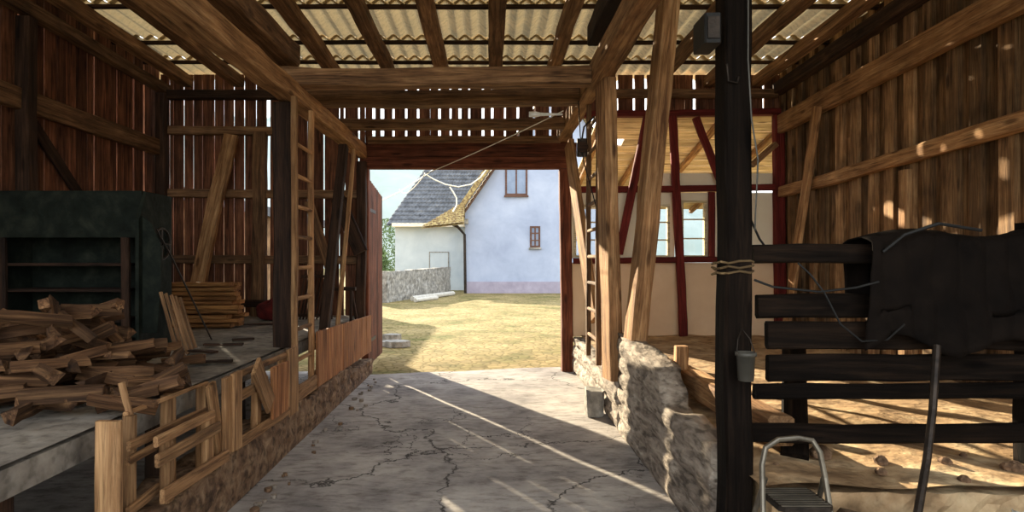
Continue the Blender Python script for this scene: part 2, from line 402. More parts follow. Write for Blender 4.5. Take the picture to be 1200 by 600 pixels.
def wall_boards(name, ax, fixed, spans, th, mat, jit=.004, kind='structure'):
    """vertical boards; ax 'X' = wall runs along X at y=fixed; spans = (a0,a1,z0,z1)"""
    mb = MB()
    for (a0, a1, z0, z1) in spans:
        off = random.uniform(-.006, .006); sk = random.uniform(-jit, jit)*1.5; n = 6
        ring = []
        for k in range(n+1):
            z = z0+(z1-z0)*k/n; e0 = random.uniform(-jit, jit)*.5; e1 = random.uniform(-jit, jit)*.5; s_ = sk*(k/n-.5)
            q = [(a0+e0+s_, off-th/2), (a1+e1+s_, off-th/2), (a1+e1+s_, off+th/2), (a0+e0+s_, off+th/2)]
            ring += [Vector((a, fixed+b, z)) if ax == 'X' else Vector((fixed+b, a, z)) for a, b in q]
        fs = []
        for k in range(n):
            for j in range(4): fs.append((k*4+j, k*4+(j+1) % 4, (k+1)*4+(j+1) % 4, (k+1)*4+j))
        fs.append((3, 2, 1, 0)); fs.append((n*4, n*4+1, n*4+2, n*4+3))
        mb.add(ring, fs)
    return mb.build(name, mat, kind=kind)

def spans_from_gaps(a0, a1, gaps, z0, z1, wmin=.13, wmax=.2):
    """gaps = [(centre, width)]; fills between them with butted boards"""
    out = []; cur = a0
    for c, w in sorted(gaps) + [(a1+1, 0)]:
        end = min(a1, c-w/2)
        while cur < end-.02:
            nx = cur+random.uniform(wmin, wmax)
            if end-nx < .08: nx = end
            nx = min(nx, end)
            out.append((cur, nx-.003, z0, z1)); cur = nx
        cur = max(cur, c+w/2)
        if c > a1: break
    return out

# ------------------------------------------------------------------ camera, sun, sky
cam = bpy.data.cameras.new('camera'); co = bpy.data.objects.new('camera', cam); COL.objects.link(co)
co.location = (0, 0, EYE); co.rotation_euler = (pi/2, 0, 0)
cam.sensor_width = 36; cam.lens = F/1200*36; cam.shift_x = (600-CX)/1200; cam.shift_y = (CY-300)/1200
cam.clip_end = 600; SC.camera = co
SC.view_settings.view_transform = 'Standard'; SC.view_settings.look = 'None'
SC.view_settings.exposure = 1.5; SC.view_settings.gamma = 1; SC.view_settings.use_curve_mapping = False

SD = Vector((.516, -.857, -.335)).normalized()
sl = bpy.data.lights.new('sun', 'SUN'); so = bpy.data.objects.new('sun', sl); COL.objects.link(so)
so.rotation_euler = SD.to_track_quat('-Z', 'Y').to_euler(); so.location = (-10, 20, 12)
sl.energy = 6.2; sl.angle = radians(.6); sl.color = (1, .86, .62)
W = bpy.data.worlds.new('sky'); SC.world = W; W.use_nodes = True
nt = W.node_tree; nt.nodes.clear()
wo = nt.nodes.new('ShaderNodeOutputWorld'); bg = nt.nodes.new('ShaderNodeBackground')
tc = nt.nodes.new('ShaderNodeTexCoord'); sx = nt.nodes.new('ShaderNodeSeparateXYZ')
rp = ramp(nt, [(.0, (.86, .88, .86)), (.25, (.84, .88, .90)), (1, (.66, .76, .90))])
nt.links.new(tc.outputs['Generated'], sx.inputs[0]); nt.links.new(sx.outputs['Z'], rp.inputs[0])
nt.links.new(rp.outputs[0], bg.inputs[0]); bg.inputs[1].default_value = 1.15
nt.links.new(bg.outputs[0], wo.inputs[0])

# ------------------------------------------------------------------ ground and floors
YB = 8.9                                     # back wall
mb = MB(); mb.grid(lambda u, v: Vector((-60+120*u, -30+170*v, -.03+.012*nz(u*90, v*120))), 120, 170)
mb.build('ground', M['yard'], kind='structure', smooth=True)

mb = MB()
def slab(u, v):
    x = -4.9+9.3*u
    yend = 8.62+(x+1.65)*.235 if -1.85 < x < 1.3 else YB
    y = -.5+(yend+.5)*v
    return Vector((x, y, .012*nz(x*1.3, y*1.3)))
mb.grid(slab, 70, 70)
# slab edge
mb.grid(lambda u, v: slab(u, 1)+Vector((0, 0, -.05*v)), 70, 1)
mb.build('floor', M['concrete'], kind='structure', smooth=False)

ZL, ZR = .80, .52                            # left and right threshing platforms
mb = MB()
mb.grid(lambda u, v: Vector((-4.75+2.85*u, -2+10.9*v, ZL+.012*nz(u*6, v*9))), 30, 50)
mb.box(-4.75, -1.9, -2, 8.9, ZL-.14, ZL-.02)
mb.build('floor_left_platform', M['dusty'], kind='structure')
mb = MB()
mb.grid(lambda u, v: Vector((1.3+3.0*u, 2.95+5.95*v, ZR+.03*nz(u*7, v*11))), 40, 60)
def rface(u, v):
    x = 1.42+2.9*u; z = .5*v
    return Vector((x, 2.93-.10*abs(nz(x*5, z*7))-.10*(1-v), z))
mb.grid(rface, 50, 10)
mb.box(1.36, 4.3, 2.97, 8.88, 0, .47)
mb.build('floor_right_platform', M['sandy'], kind='structure')

# footing below the left platform and clay wall below the right one
rough_block('wall_left_footing', -1.95, -1.67, -2, 8.75, 0, lambda y: .33+.05*nz(y*2.1)-(.12 if y > 7.5 else 0), M['rubble'], amp=.05)
def ztop(y):
    if y > 4.42: return .83+.065*(y-4.42)+.03*nz(y*2.5)
    if y > 4.25: return .62+(.21)*(y-4.25)/.17
    return .60+.03*nz(y*3)
rough_block('wall_right_clay', 1.2, 1.36, 3.3, 5.72, 0, ztop, M['clay'], amp=.035, course=.15, res=.035)
rough_block('wall_right_stones', 1.2, 1.40, 5.74, 8.8, 0, lambda y: .5+.06*nz(y*3.3), M['clay'], amp=.05, course=.2)

# ------------------------------------------------------------------ board walls
def gx(px): return (px-CX)/F*YB
gaps = [(-4.62, .012)]
for px, w in ((186, .009), (204, .009), (216, .01), (227, .01), (238, .009), (252, .009), (263, .009), (275, .01), (287, .012), (301, .012),
              (315, .045), (330, .008), (361, .012), (380, .02), (398, .012), (404, .022), (421, .024)):
    gaps.append((gx(px), w))
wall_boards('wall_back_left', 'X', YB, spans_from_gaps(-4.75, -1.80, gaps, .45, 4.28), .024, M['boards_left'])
gaps = [(gx(p), w) for p, w in ((438, .045), (448, .05), (461, .03), (476, .028), (490, .03), (515, .032), (528, .026), (539, .04), (550, .024), (566, .032),
                                (577, .032), (592, .02), (607, .03), (626, .03), (645, .03))]
wall_boards('wall_back', 'X', YB+.02, spans_from_gaps(-1.8, 1.2, gaps, 3.26, 4.28, .12, .17), .024, M['boards_left'])
gaps = [(gx(p), w) for p, w in ((723, .035), (743, .025), (757, .035), (814, .035), (895, .02))]
sp = spans_from_gaps(1.2, 4.25, gaps, 3.76, 4.28)
wall_boards('wall_back_right_gable', 'X', YB+.02, sp, .024, M['boards_left'])
# left side wall
gaps = []
y = 8.8
for px, w in ((112, .03), (139, .012), (158, .02), (170, .05)):
    gaps.append((-4.75*F/(px-CX), w))
for k in range(26): gaps.append((-.2+.27*k+random.uniform(-.05, .05), random.choice((.008, .012, .02))))
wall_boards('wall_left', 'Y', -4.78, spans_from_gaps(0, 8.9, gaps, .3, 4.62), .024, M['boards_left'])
# right side wall : boards overlapping, few holes
sp = []; yy = 0
while yy < 8.9:
    w = random.uniform(.12, .2); sp.append((yy, min(8.9, yy+w)-.004, .3, 4.62)); yy += w
sp2 = []
for s_ in sp:
    yc = (s_[0]+s_[1])/2
    if abs(yc-4.22*F/(994-CX)) < .07: sp2 += [(s_[0], s_[1]-.022, 3.05, 3.45), (s_[0], s_[1], .3, 3.05), (s_[0], s_[1], 3.45, 4.62)]
    else: sp2.append(s_)
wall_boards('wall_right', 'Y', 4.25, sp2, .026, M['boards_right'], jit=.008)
# cover strips on the right wall (board-and-batten relief), part of the wall surface
mb = MB()
for i, s_ in enumerate(sp):
    if i % 2: mb.box(4.185, 4.235, s_[0]-.02, s_[0]+.09+random.uniform(0, .05), .3, 4.4, jit=.006)
mb.build('wall_right_cover_boards', M['boards_right'], kind='structure')

# ------------------------------------------------------------------ roof
def zr(y): return 4.33+(YB-y)*.03
rows = [9.35, 8.42, 7.72, 6.72, 5.7, 4.7, 3.7, 2.6, 1.5, .4, -.3]
mb = MB()
for k in range(len(rows)-1):
    ya, yb = rows[k], rows[k+1]-.09
    wave = lambda x: .026*sin(2*pi*x/.177)
    nx = 460
    top = lambda u, v, ya=ya, yb=yb, k=k: Vector((-5.1+9.7*u, ya+(yb-ya)*v, zr(ya+(yb-ya)*v)+wave(-5.1+9.7*u)+.022*(1-v)-.004+.006*nz(u*14, v*3, k)))
    mb.grid(lambda u, v: top(u, v), nx, 3)
    mb.grid(lambda u, v: top(u, 1)+Vector((0, 0, .009*v)), nx, 1)
    
mb.build('ceiling', M['sheet'], kind='structure', smooth=False)
for k, yv in enumerate((8.42, 7.72, 6.72, 5.7, 4.7, 3.7)):
    ordn = ('first', 'second', 'third', 'fourth', 'fifth', 'sixth')[k]
    timber('roof_batten', (-4.7, yv-.05, zr(yv)-.056), (4.2, yv-.05, zr(yv)-.056), .055, .045, M['oak_dark'],
           label='thin dark roof batten under the corrugated sheets, %s one out from the far wall' % ordn, cat='roof batten', group='battens under the roof sheets')
rx = [-4.35, -3.6, -2.85, -2.12, -1.38, -.66, .07, .86, 1.62, 2.4, 3.15, 3.85]
for i, x in enumerate(rx):
    lab = 'rough sloping roof rafter, number %s from the left wall, under the corrugated roof' % ('one two three four five six seven eight nine ten eleven twelve'.split()[i])
    timber('rafter', (x, 8.86, zr(8.86)-.165), (x+random.uniform(-.04, .04), -.2, zr(-.2)-.165), random.uniform(.14, .18), .15, M['oak'], jit=.014,
           label=lab, cat='rafter', group='rafters of the corrugated roof')

# ------------------------------------------------------------------ big framing
B = lambda *a, **k: timber(*a, **k)
B('roof_beam', (-1.87, 0, 3.15), (-1.87, 8.8, 3.15), .18, .18, M['oak_light'], jit=.018, label='pale hewn long beam along the left side, resting on the ladder post', cat='beam')
B('roof_beam', (-1.97, 0, 3.57), (-1.95, 5.98, 3.57), .22, .2, M['oak'], jit=.018, label='upper long brown beam on the left, just above the pale hewn one', cat='beam')
B('roof_beam', (1.06, 0, 3.42), (1.04, 8.8, 3.40), .17, .19, M['oak_light'], jit=.014, label='pale hewn long beam along the right side of the driveway', cat='beam')
B('roof_beam', (1.03, 0, 3.78), (1.03, 5.98, 3.78), .17, .2, M['oak_dark'], jit=.014, label='upper dark long beam on the right, above the pale hewn one', cat='beam')
for k, (yv, sz, lb) in enumerate(((5.85, .165, 'nearest dark beam crossing over the driveway, lying on both side beams'),
                                  (6.6, .16, 'middle dark beam crossing over the driveway'),
                                  (7.85, .12, 'farthest thin beam crossing before the gate wall'))):
    B('cross_beam', (-2.05, yv, 3.33), (.95, yv, 3.35), .18, sz, M['oak'], jit=.016, label=lb, cat='beam', group='beams crossing over the driveway', bow=-.015)
# plates
B('wall_plate', (-4.66, 0, 4.32), (-4.66, 8.85, 4.05), .13, .14, M['oak'], label='long plate beam topping the left board wall', cat='beam')
B('wall_plate', (4.12, 0, 4.33), (4.12, 8.85, 4.05), .16, .16, M['oak_dark'], label='long plate beam topping the right board wall', cat='beam')
B('wall_plate', (-4.7, 8.8, 3.96), (-1.95, 8.8, 3.96), .11, .13, M['oak_dark'], label='dark plate beam across the top of the back left board wall', cat='beam')
B('wall_plate', (1.3, 8.8, 3.98), (4.1, 8.8, 3.98), .1, .12, M['oak'], label='brown plate beam across the top above the oxblood timber frame', cat='beam')

# left posts and rails
B('timber_post', (-1.9, 5.72, ZL), (-1.9, 5.72, 3.05), .18, .18, M['oak_dark'], jit=.014, label='dark upright post standing beside the tall ladder', cat='post')
B('timber_post', (-4.66, 8.76, ZL), (-4.66, 8.76, 3.97), .14, .14, M['oak_dark'], label='dark corner post where left and back board walls meet', cat='post')
B('timber_post', (gx(306), 8.79, ZL), (gx(307), 8.79, 3.42), .18, .13, M['oak'], jit=.012, label='brown post against back left wall, right of its slanting brace', cat='post')
B('timber_post', (gx(425), 8.77, ZL-.3), (gx(425), 8.77, 3.0), .13, .12, M['oak_dark'], jit=.012, label='dark post against back wall beside left gate jamb', cat='post')
B('timber_post', (-4.66, 6.2, ZL), (-4.66, 6.2, 4.04), .14, .14, M['oak_dark'], label='dark post along the left board wall behind the green machine', cat='post')
for z, x1, lb in ((3.46, gx(334), 'upper'), (2.56, gx(428), 'middle'), (1.62, gx(428), 'lower')):
    B('wall_rail', (-4.68, 8.82, z), (x1, 8.82, z-.02), .09, .12, M['oak'], label='%s horizontal rail across the back left board wall' % lb, cat='rail', group='rails on the back left wall')
B('wall_rail', (-4.70, 8.75, 3.2), (-4.70, 0, 3.24), .09, .22, M['oak'], label='wide horizontal rail along the left board wall', cat='rail')
B('timber_brace', P(224, 371, 8.5), P(270, 158, 8.7), .2, .09, M['oak_light'], jit=.015, label='wide slanting brace against back left wall above the lumber stack', cat='brace')
B('timber_brace', P(388, 320, 8.55), P(362, 236, 8.7), .13, .05, M['oak'], label='slanting board brace right of ladder on back wall', cat='brace')
B('timber_brace', P(423, 296, 8.5), P(396, 232, 8.66), .2, .05, M['oak_dark'], label='short dark slanting board left of the gate', cat='brace')
B('timber_brace', (-4.72, 8.7, .86), (-4.735, 6.3, 3.1), .05, .13, M['oak_dark'], label='dark slanting brace on the left side wall beneath its wide rail', cat='brace')
B('timber_prop', (-1.82, 6.75, ZL), (-1.80, 7.6, 3.0), .1, .13, M['oak_dark'], label='dark leaning prop between left platform edge and pale beam', cat='prop')
B('timber_prop', (-1.73, 6.98, ZL), (-1.71, 7.75, 2.99), .05, .04, M['oak_light'], jit=.004, label='slim pale leaning pole standing right of the ladder', cat='prop')
B('wall_rail', (gx(190), 8.7, 1.0), (gx(345), 8.7, .98), .06, .1, M['oak_dark'], label='low dark board along the foot of the back left wall', cat='rail')

# ladders
def ladder(name, x, ya, yb, z0, z1, zr0, step, mat, label, lean=0):
    r = root(name, (x, (ya+yb)/2, z0), label, 'ladder')
    for yv in (ya, yb):
        timber('rail', (x, yv, z0), (x+lean, yv, z1), .05, .07, mat, parent=r, jit=.006)
    z = zr0
    while z < z1-.15:
        xx = x+lean*(z-z0)/(z1-z0)
        timber('rung', (xx, ya+.02, z), (xx, yb-.02, z), .035, .035, mat, parent=r, jit=.003, ch=.01)
        z += step
    return r
ladder('ladder', -1.735, 5.47, 5.99, .36, 3.05, .7, .277, M['oak_light'], 'tall pale wooden ladder standing upright at the left platform edge')
ladder('ladder', 1.08, 6.12, 6.75, .56, 3.3, .8, .28, M['oak'], 'brown wooden ladder standing behind the post right of the gate')

# right posts
B('timber_post', (1.17, 5.86, .47), (1.10, 5.86, 3.31), .12, .25, M['oak_light'], up=(-.16, 1, 0), jit=.012, label='brown upright post at far end of the clay wall', cat='post')
B('timber_post', (1.25, 3.17, -.01), (1.245, 3.17, 4.3), .135, .15, M['oak_backlit'], jit=.01, label='thick dark nearest post, carrying the box and plank barrier', cat='post')
B('timber_prop', (1.29, 5.45, .86), P(785, -8, 5.55), .15, .2, M['oak_light'], up=(-.16, 1, 0), jit=.012, label='long leaning prop rising from the clay wall to the roof', cat='prop')
B('timber_brace', P(697, 375, 7.1), P(667, 168, 8.3), .07, .22, M['oak_light'], up=(-.22, 1, 0), label='slanting pale brace just right of the right gate jamb', cat='brace')
B('timber_beam', (1.56, 5.3, .66), (1.56, 3.32, .68), .14, .16, M['oak_light'], jit=.015, label='short hewn beam lying on the platform behind the clay wall', cat='beam')
B('timber_block', P(798, 432, 4.6)+Vector((0, 0, 0)), P(798, 410, 4.6)+Vector((0, 0, .03)), .09, .09, M['oak_light'], label='small wooden block standing up on the short hewn beam', cat='block')
mb = MB(); mb.box(.99, 1.17, 6.25, 6.5, 0, .27, jit=.012, bev=.03)
mb.build('stone_block', M['stone'], label='squared stone block on concrete floor against the right wall', cat='stone')

# ------------------------------------------------------------------ gate
B('gate_lintel', (-1.86, YB-.02, 3.0), (1.24, YB-.02, 3.0), .16, .17, M['redbrown'], label='red brown lintel beam over the open gate', cat='beam')
B('gate_lintel', (-1.86, YB-.03, 3.185), (1.24, YB-.03, 3.185), .15, .2, M['redbrown'], label='second red brown beam stacked directly on the gate lintel', cat='beam')
B('gate_jamb', (-1.79, YB, -.03), (-1.79, YB, 2.91), .1, .15, M['redbrown'], label='red brown left jamb of the open gate', cat='door jamb')
B('gate_jamb', (1.12, YB, -.03), (1.08, YB, 2.91), .16, .15, M['redbrown'], label='red brown right jamb of the open gate', cat='door jamb')
B('gate_lintel', (-1.72, 8.72, 3.3), (1.0, 8.72, 3.31), .06, .1, M['oak'], label='thin brown rail nailed across above the gate lintel', cat='beam')

def gate_leaf(loc, ang, width, h0, h1, label):
    r = root('gate_leaf', loc, label, 'gate')
    m = Matrix.Translation(loc) @ Matrix.Rotation(ang, 4, 'Z')
    n = 8; mbb = MB()
    for i in range(n):
        a, b2 = width*i/n, width*(i+1)/n-.006
        za = h0+(h1-h0)*(i+.5)/n
        mbb.box(a, b2, -.014, .014, .05, za, m=m, jit=.003)
    mbb.build('boards', M['redbrown'] if False else M['leafwood'], parent=r)
    for z in (.4, 1.35, 2.35):
        p0 = m @ Vector((.02, .033, z)); p1 = m @ Vector((width-.02, .033, z))
        timber('ledge', p0, p1, .035, .12, M['redbrown'], parent=r)
    timber('ledge', m @ Vector((.06, .066, .45)), m @ Vector((width-.08, .066, 1.3)), .03, .1, M['redbrown'], parent=r)
    for z in (.4, 2.35):
        hb = MB(); hb.box(-.16, .5, -.022, -.014, z-.025, z+.025, m=m); hb.build('hinge', M['iron'], parent=r)
    return r
M['leafwood'] = wood('red_brown_gate_boards', c255(54, 30, 22), c255(98, 58, 42), c255(136, 90, 66), axis='Z', island=True, var=.35)
gate_leaf(Vector((-1.80, 9.16, 0)), radians(91), 1.2, 2.80, 2.66, 'left leaf of the red brown board gate, swung outward into the yard')
gate_leaf(Vector((1.19, 9.18, 0)), radians(86), 1.4, 2.85, 2.75, 'right leaf of the red brown board gate, swung outward into the yard')

# ------------------------------------------------------------------ timber framed wall, back right
def hz(py): return EYE-(py-CY)/F*YB
# infill panels
wins = [(672, 704, 240, 302), (758, 784, 240, 302), (797, 827, 235, 302)]
def infill(name, rects, mat, y0=YB-.02, y1=YB+.10):
    mb = MB()
    for (a, b_, c, d_) in rects: mb.box(gx(a), gx(b_), y0, y1, hz(d_), hz(c))
    return mb.build(name, mat, kind='structure')
infill('wall_back_right', [(666, 919, 308, 394)], M['plaster_tan'])
infill('wall_back_right_upper', [(668, 672, 225, 303), (704, 758, 225, 303), (784, 790, 225, 303), (672, 704, 225, 240), (758, 784, 225, 240),
                                 (827, 915, 226, 303), (797, 827, 226, 235), (773, 915, 203, 219)], M['plaster_white'])
T = lambda a, b_, w, h, lb, cat='timber': timber('frame_timber', a, b_, w, h, M['oxblood'], jit=.008, label=lb, cat=cat)
T((1.2, YB-.07, hz(305.5)), (4.2, YB-.07, hz(304)), .13, .085, 'oxblood rail under the windows of the timber framed wall')
T((1.2, YB-.07, hz(223)), (4.2, YB-.07, hz(221)), .13, .085, 'oxblood rail above the windows of the timber framed wall')
T((1.2, YB-.07, hz(136)), (4.15, YB-.07, hz(133.5)), .13, .09, 'topmost oxblood rail of the timber framed wall')
T((gx(797), YB-.16, ZR), (gx(786), YB-.10, hz(138)), .115, .07, 'oxblood post between the two right windows of the timber framed wall', 'post')
T((gx(911), YB-.09, ZR), (gx(908), YB-.09, hz(137)), .14, .12, 'oxblood corner post where timber framed wall meets right wall', 'post')
T((gx(831), YB-.10, hz(302)), (gx(831), YB-.10, hz(226)), .085, .07, 'short oxblood post right of the rightmost window', 'post')
T((gx(749), YB-.10, hz(302)), (gx(749), YB-.10, hz(226)), .07, .07, 'short oxblood post left of the middle window', 'post')
T((gx(722), YB-.20, hz(298)), (gx(755), YB-.16, hz(140)), .11, .07, 'slanting oxblood brace left of the long leaning prop', 'brace')
T((gx(841), YB-.16, hz(218)), (gx(812), YB-.12, hz(140)), .11, .06, 'slanting oxblood brace above the rightmost window', 'brace')
for i, (a, b_, c, d_) in enumerate(wins):
    r = root('window_%d' % (i+1), (gx((a+b_)/2), YB, hz(d_)), None, None, kind='structure')
    x0, x1, z0, z1 = gx(a), gx(b_), hz(d_), hz(c)
    fb = MB(); t = .035
    fb.box(x0, x0+t, YB-.05, YB+.02, z0, z1); fb.box(x1-t, x1, YB-.05, YB+.02, z0, z1)
    fb.box(x0+t, x1-t, YB-.05, YB+.02, z0, z0+t); fb.box(x0+t, x1-t, YB-.05, YB+.02, z1-t, z1)
    fb.build('window_frame', M['white_frame'], parent=r)
    for k in (1, 2):
        zz = z0+(z1-z0)*k/3
        f2 = MB(); f2.box(x0+t, x1-t, YB-.035, YB-.01, zz-.01, zz+.01); f2.build('glazing_bar', M['white_frame'], parent=r)
    f3 = MB(); f3.box(x0+t, x1-t, YB-.022, YB-.018, z0+t, z1-t); f3.build('pane', M['glass'], parent=r)
# sloping plank soffit of the outer eave seen through the open upper frame
er = root('plank_canopy', (2.9, 10.6, 2.9), 'pale sawn plank canopy seen through the open top of the timber framed wall', 'canopy')
mb = MB(); nb = 16
for k, xa_, xb_ in [(k, 1.6, 5.2) for k in range(nb) if k != 3]+[(3, 1.6, 1.72), (3, 2.15, 5.2)]:
    t0 = k/nb; ya = 9.0+4.55*t0; yb = ya+4.55/nb-.03
    za = 3.72-1.0*t0; zb = 3.72-1.0*(t0+1/nb)
    mb.add([Vector(p) for p in ((xa_, ya, za), (xb_, ya, za), (xb_, yb, zb), (xa_, yb, zb), (xa_, ya, za+.025), (xb_, ya, za+.025), (xb_, yb, zb+.025), (xa_, yb, zb+.025))],
           [(3,2,1,0),(4,5,6,7),(0,1,5,4),(1,2,6,5),(2,3,7,6),(3,0,4,7)])
mb.build('planks', M['deck'], parent=er)
for x in (1.7, 2.5, 3.4, 4.4):
    timber('joist', (x, 9.05, 3.65), (x, 13.5, 2.67), .08, .1, M['oak_light'], parent=er)
for x in (1.7, 3.4, 5.0):
    timber('post', (x, 13.4, -.03), (x, 13.4, 2.6), .1, .1, M['oak'], parent=er)

# right wall rails and brace
B('wall_rail', (4.13, 8.8, 3.53), (4.13, 0, 3.8), .1, .26, M['oak_light'], jit=.008, label='wide pale rail running along the right board wall', cat='rail')
B('wall_rail', (4.14, 8.8, 2.57), (4.14, 0, 2.78), .09, .15, M['oak_light'], jit=.014, label='lower rough rail along the right board wall', cat='rail')
B('timber_brace', (4.04, 8.45, ZR), (4.04, 7.6, 3.5), .05, .17, M['oak_light'], jit=.01, label='slanting pale brace against the right board wall', cat='brace')
B('timber_post', (4.15, 6.15, ZR), (4.15, 6.15, 2.5), .08, .12, M['oak_light'], label='pale upright batten on the right wall below its lower rail', cat='post')
B('timber_brace', (4.06, 8.75, 3.25), (3.72, 8.75, 2.95), .1, .08, M['oak'], label='stub of a brown brace in the right back corner', cat='brace')

# ------------------------------------------------------------------ boards below left platform: fence and pallets
r = root('board_fence', (-1.7, 7.4, .3), 'orange brown board fence along the left platform edge next to the gate', 'fence')
mb = MB(); yy = 6.02
while yy < 8.72:
    w = random.uniform(.13, .19); e = min(8.75, yy+w)
    mb.box(-1.705, -1.68, yy, e-.006, .36-.05*(yy-6)/2.7, .90-.03*(yy-6), jit=.004); yy += w
mb.build('boards', M['fence'], parent=r)
timber('rail', (-1.75, 6.05, .75), (-1.75, 8.72, .68), .06, .08, M['oak'], parent=r)
timber('rail', (-1.75, 6.05, .45), (-1.75, 8.72, .42), .06, .08, M['oak'], parent=r)
B('timber_board', (-1.70, 5.36, .42), (-1.70, 6.0, .42), .03, .14, M['pallet'], label='pale horizontal board nailed below the tall ladder', cat='board')

XF = -1.66
def rail_q(a, b_, hpx, th=.024, X=XF, **k):
    """board along the platform edge between two seen points; hpx = seen height in the middle"""
    p, q_ = QX(a[0], a[1], X), QX(b_[0], b_[1], X)
    return timber(k.pop('name', 'board'), p, q_, th, hpx/F*(p.y+q_.y)/2, M['pallet'], jit=.005, **k)
def up_q(px, ytop, ybot, wpx, th=.03, X=XF, lean=0, **k):
    """upright board standing along the platform edge"""
    p = QX(px, ybot, X); q_ = Vector((X, p.y+lean, EYE-(ytop-CY)/F*p.y))
    w = wpx*p.y*p.y/(abs(X)*F)
    return timber(k.pop('name', 'upright'), p, q_, th, w, M['pallet'], up=(0, 1, 0), jit=.005, **k)
r = root('wooden_pallet', (XF, 3.0, .2), 'broken pallet standing on edge nearest the camera, in front of the firewood', 'pallet', 'pallets closing the left platform edge')
rail_q((147, 485), (242, 449), 4, X=-1.70, parent=r); rail_q((150, 524), (246, 480), 10, parent=r, X=-1.70)
rail_q((150, 541), (182, 523), 10, parent=r, X=-1.70); rail_q((150, 600), (186, 572), 12, parent=r, X=-1.70)
up_q(150, 487, 640, 6, parent=r, X=-1.74, th=.06); up_q(197, 462, 600, 9, parent=r, X=-1.74, th=.06); up_q(238, 450, 556, 9, parent=r, X=-1.74, th=.06)
r = root('wooden_pallet', (-1.6, 3.5, .2), 'grey brown pallet with three rails, right of the dark gap near bottom left', 'pallet', 'pallets closing the left platform edge')
rail_q((182, 518), (250, 484), 11, parent=r, X=-1.62); rail_q((184, 541), (257, 500), 14, parent=r, X=-1.60); rail_q((190, 582), (266, 534), 15, parent=r, X=-1.60)
up_q(195, 512, 588, 9, parent=r, X=-1.64, th=.05); up_q(243, 486, 548, 8, parent=r, X=-1.64, th=.05)
r = root('wooden_pallet', (XF, 4.5, .2), 'pallet standing on edge between the upright plank pair and the square cover', 'pallet', 'pallets closing the left platform edge')
rail_q((277, 467), (312, 446), 12, parent=r, X=-1.68); rail_q((277, 521), (338, 481), 12, parent=r, X=-1.68); rail_q((277, 440), (338, 414), 7, parent=r, X=-1.70)
up_q(300, 430, 500, 6, parent=r, X=-1.73, th=.05); up_q(331, 420, 484, 6, parent=r, X=-1.73, th=.05)
pk = lambda p0, p1, w, h, lb, **k: timber('loose_plank', p0, p1, w, h, M['pallet'], label=lb, cat='plank', jit=.005, **k)
pk(P(127, 640, 2.74)+Vector((0, 0, -.28)), P(128, 493, 2.74), .115, .03, 'wide upright plank at bottom left with worn top, left of the pallets')
up_q(266.5, 442, 532, 9, name='loose_plank', X=-1.63, label='upright plank on the footing, left one of the touching pair', cat='plank')
up_q(277, 436, 526, 10, name='loose_plank', X=-1.62, label='upright plank on the footing, right one of the touching pair', cat='plank')
up_q(317, 421, 474, 9, name='loose_plank', X=-1.63, lean=-.28, label='slanting short plank between upright pair and square cover', cat='plank')
up_q(258, 446, 530, 8, name='loose_plank', X=-1.66, lean=-.12, label='tilted short plank at the right end of the grey brown pallet', cat='plank')
up_q(342.5, 408, 485, 11, name='loose_plank', X=-1.68, label='upright plank directly right of the square wooden cover', cat='plank')
pk(P(153, 486, 2.9), P(143, 448, 2.9), .03, .02, 'thin stick poking up above the nearest pallet')
pa_, pb_ = QX(318, 484, -1.64), QX(337, 484, -1.64)
mb = MB(); mb.box(-1.65, -1.625, pa_.y, pb_.y, .40, .79, jit=.006)
mb.build('wooden_cover', M['fence'], label='square orange brown wooden cover nailed over the pallet left of the ladder foot', cat='cover')
# dark earth and supports under left platform
for i, yv in enumerate((2.6, 3.9, 5.1)):
    B('timber_post', (-2.1, yv, -.01), (-2.1, yv, ZL-.14), .12, .12, M['oak_dark'], label='dark stub post under the left platform, %s from the camera' % ('first', 'second', 'third')[i], cat='post', group='stub posts under the left platform')

# crumbled chips along the footing
for i in range(34):
    yv = random.uniform(3.4, 8.4); xv = -1.56+abs(random.gauss(0, .09)); s_ = random.uniform(.012, .035)
    mb = MB(); n_ = random.choice((5, 6)); a_ = random.uniform(0, 6)
    mb.prism([(xv+s_*random.uniform(.6, 1.2)*cos(a_+2*pi*k/n_), yv+s_*random.uniform(.6, 1.2)*sin(a_+2*pi*k/n_)) for k in range(n_)], .002, .008+s_*.7)
    mb.build('rubble_chip', random.choice((M['rubble'], M['clay'], M['dusty'])), label='small crumbled chip lying on the concrete floor along the left footing', cat='rubble', group='rubble chips along the left footing')
# ------------------------------------------------------------------ left contents
# old winnowing machine
mx0, mx1, my0, my1, mz0, mz1 = -4.35, -3.05, 5.4, 5.85, ZL+.02, 2.2
r = root('winnowing_machine', ((mx0+mx1)/2, (my0+my1)/2, ZL), 'old dark green box shaped farm machine on the left platform behind the firewood', 'farm machine')
mb = MB()
mb.box(mx0, mx1, my1-.03, my1, mz0, mz1); mb.box(mx0, mx0+.03, my0, my1-.03, mz0, mz1)
mb.box(mx0, mx1, my0, my1-.03, mz1-.06, mz1+.01); mb.box(mx0+.03, mx1-.05, my0+.02, my1-.03, mz0+.1, mz0+.14)
mb.box(mx0+.03, mx1, my0, my0+.05, mz1-.4, mz1-.06)
mb.build('body', M['green_metal'], parent=r)
mb = MB()
for z in (1.05, 1.32, 1.55): mb.box(mx0+.03, mx1-.2, my0+.06, my1-.03, z, z+.025)
mb.build('shelf', M['oak_dark'], parent=r)
for x in (mx0+.05, mx1-.16): timber('upright', (x, my0+.03, mz0), (x, my0+.03, mz1-.4), .07, .05, M['oak_dark'], parent=r)
mb = MB(); mpl = Matrix(((0, 0, 1, 0), (1, 0, 0, 0), (0, 1, 0, 0), (0, 0, 0, 1)))
mb.prism([(my0-.1, mz0), (my1, mz0), (my1, mz1), (my0+.02, mz1), (my0-.1, mz1-.25)], mx1, mx1+.03, m=mpl)
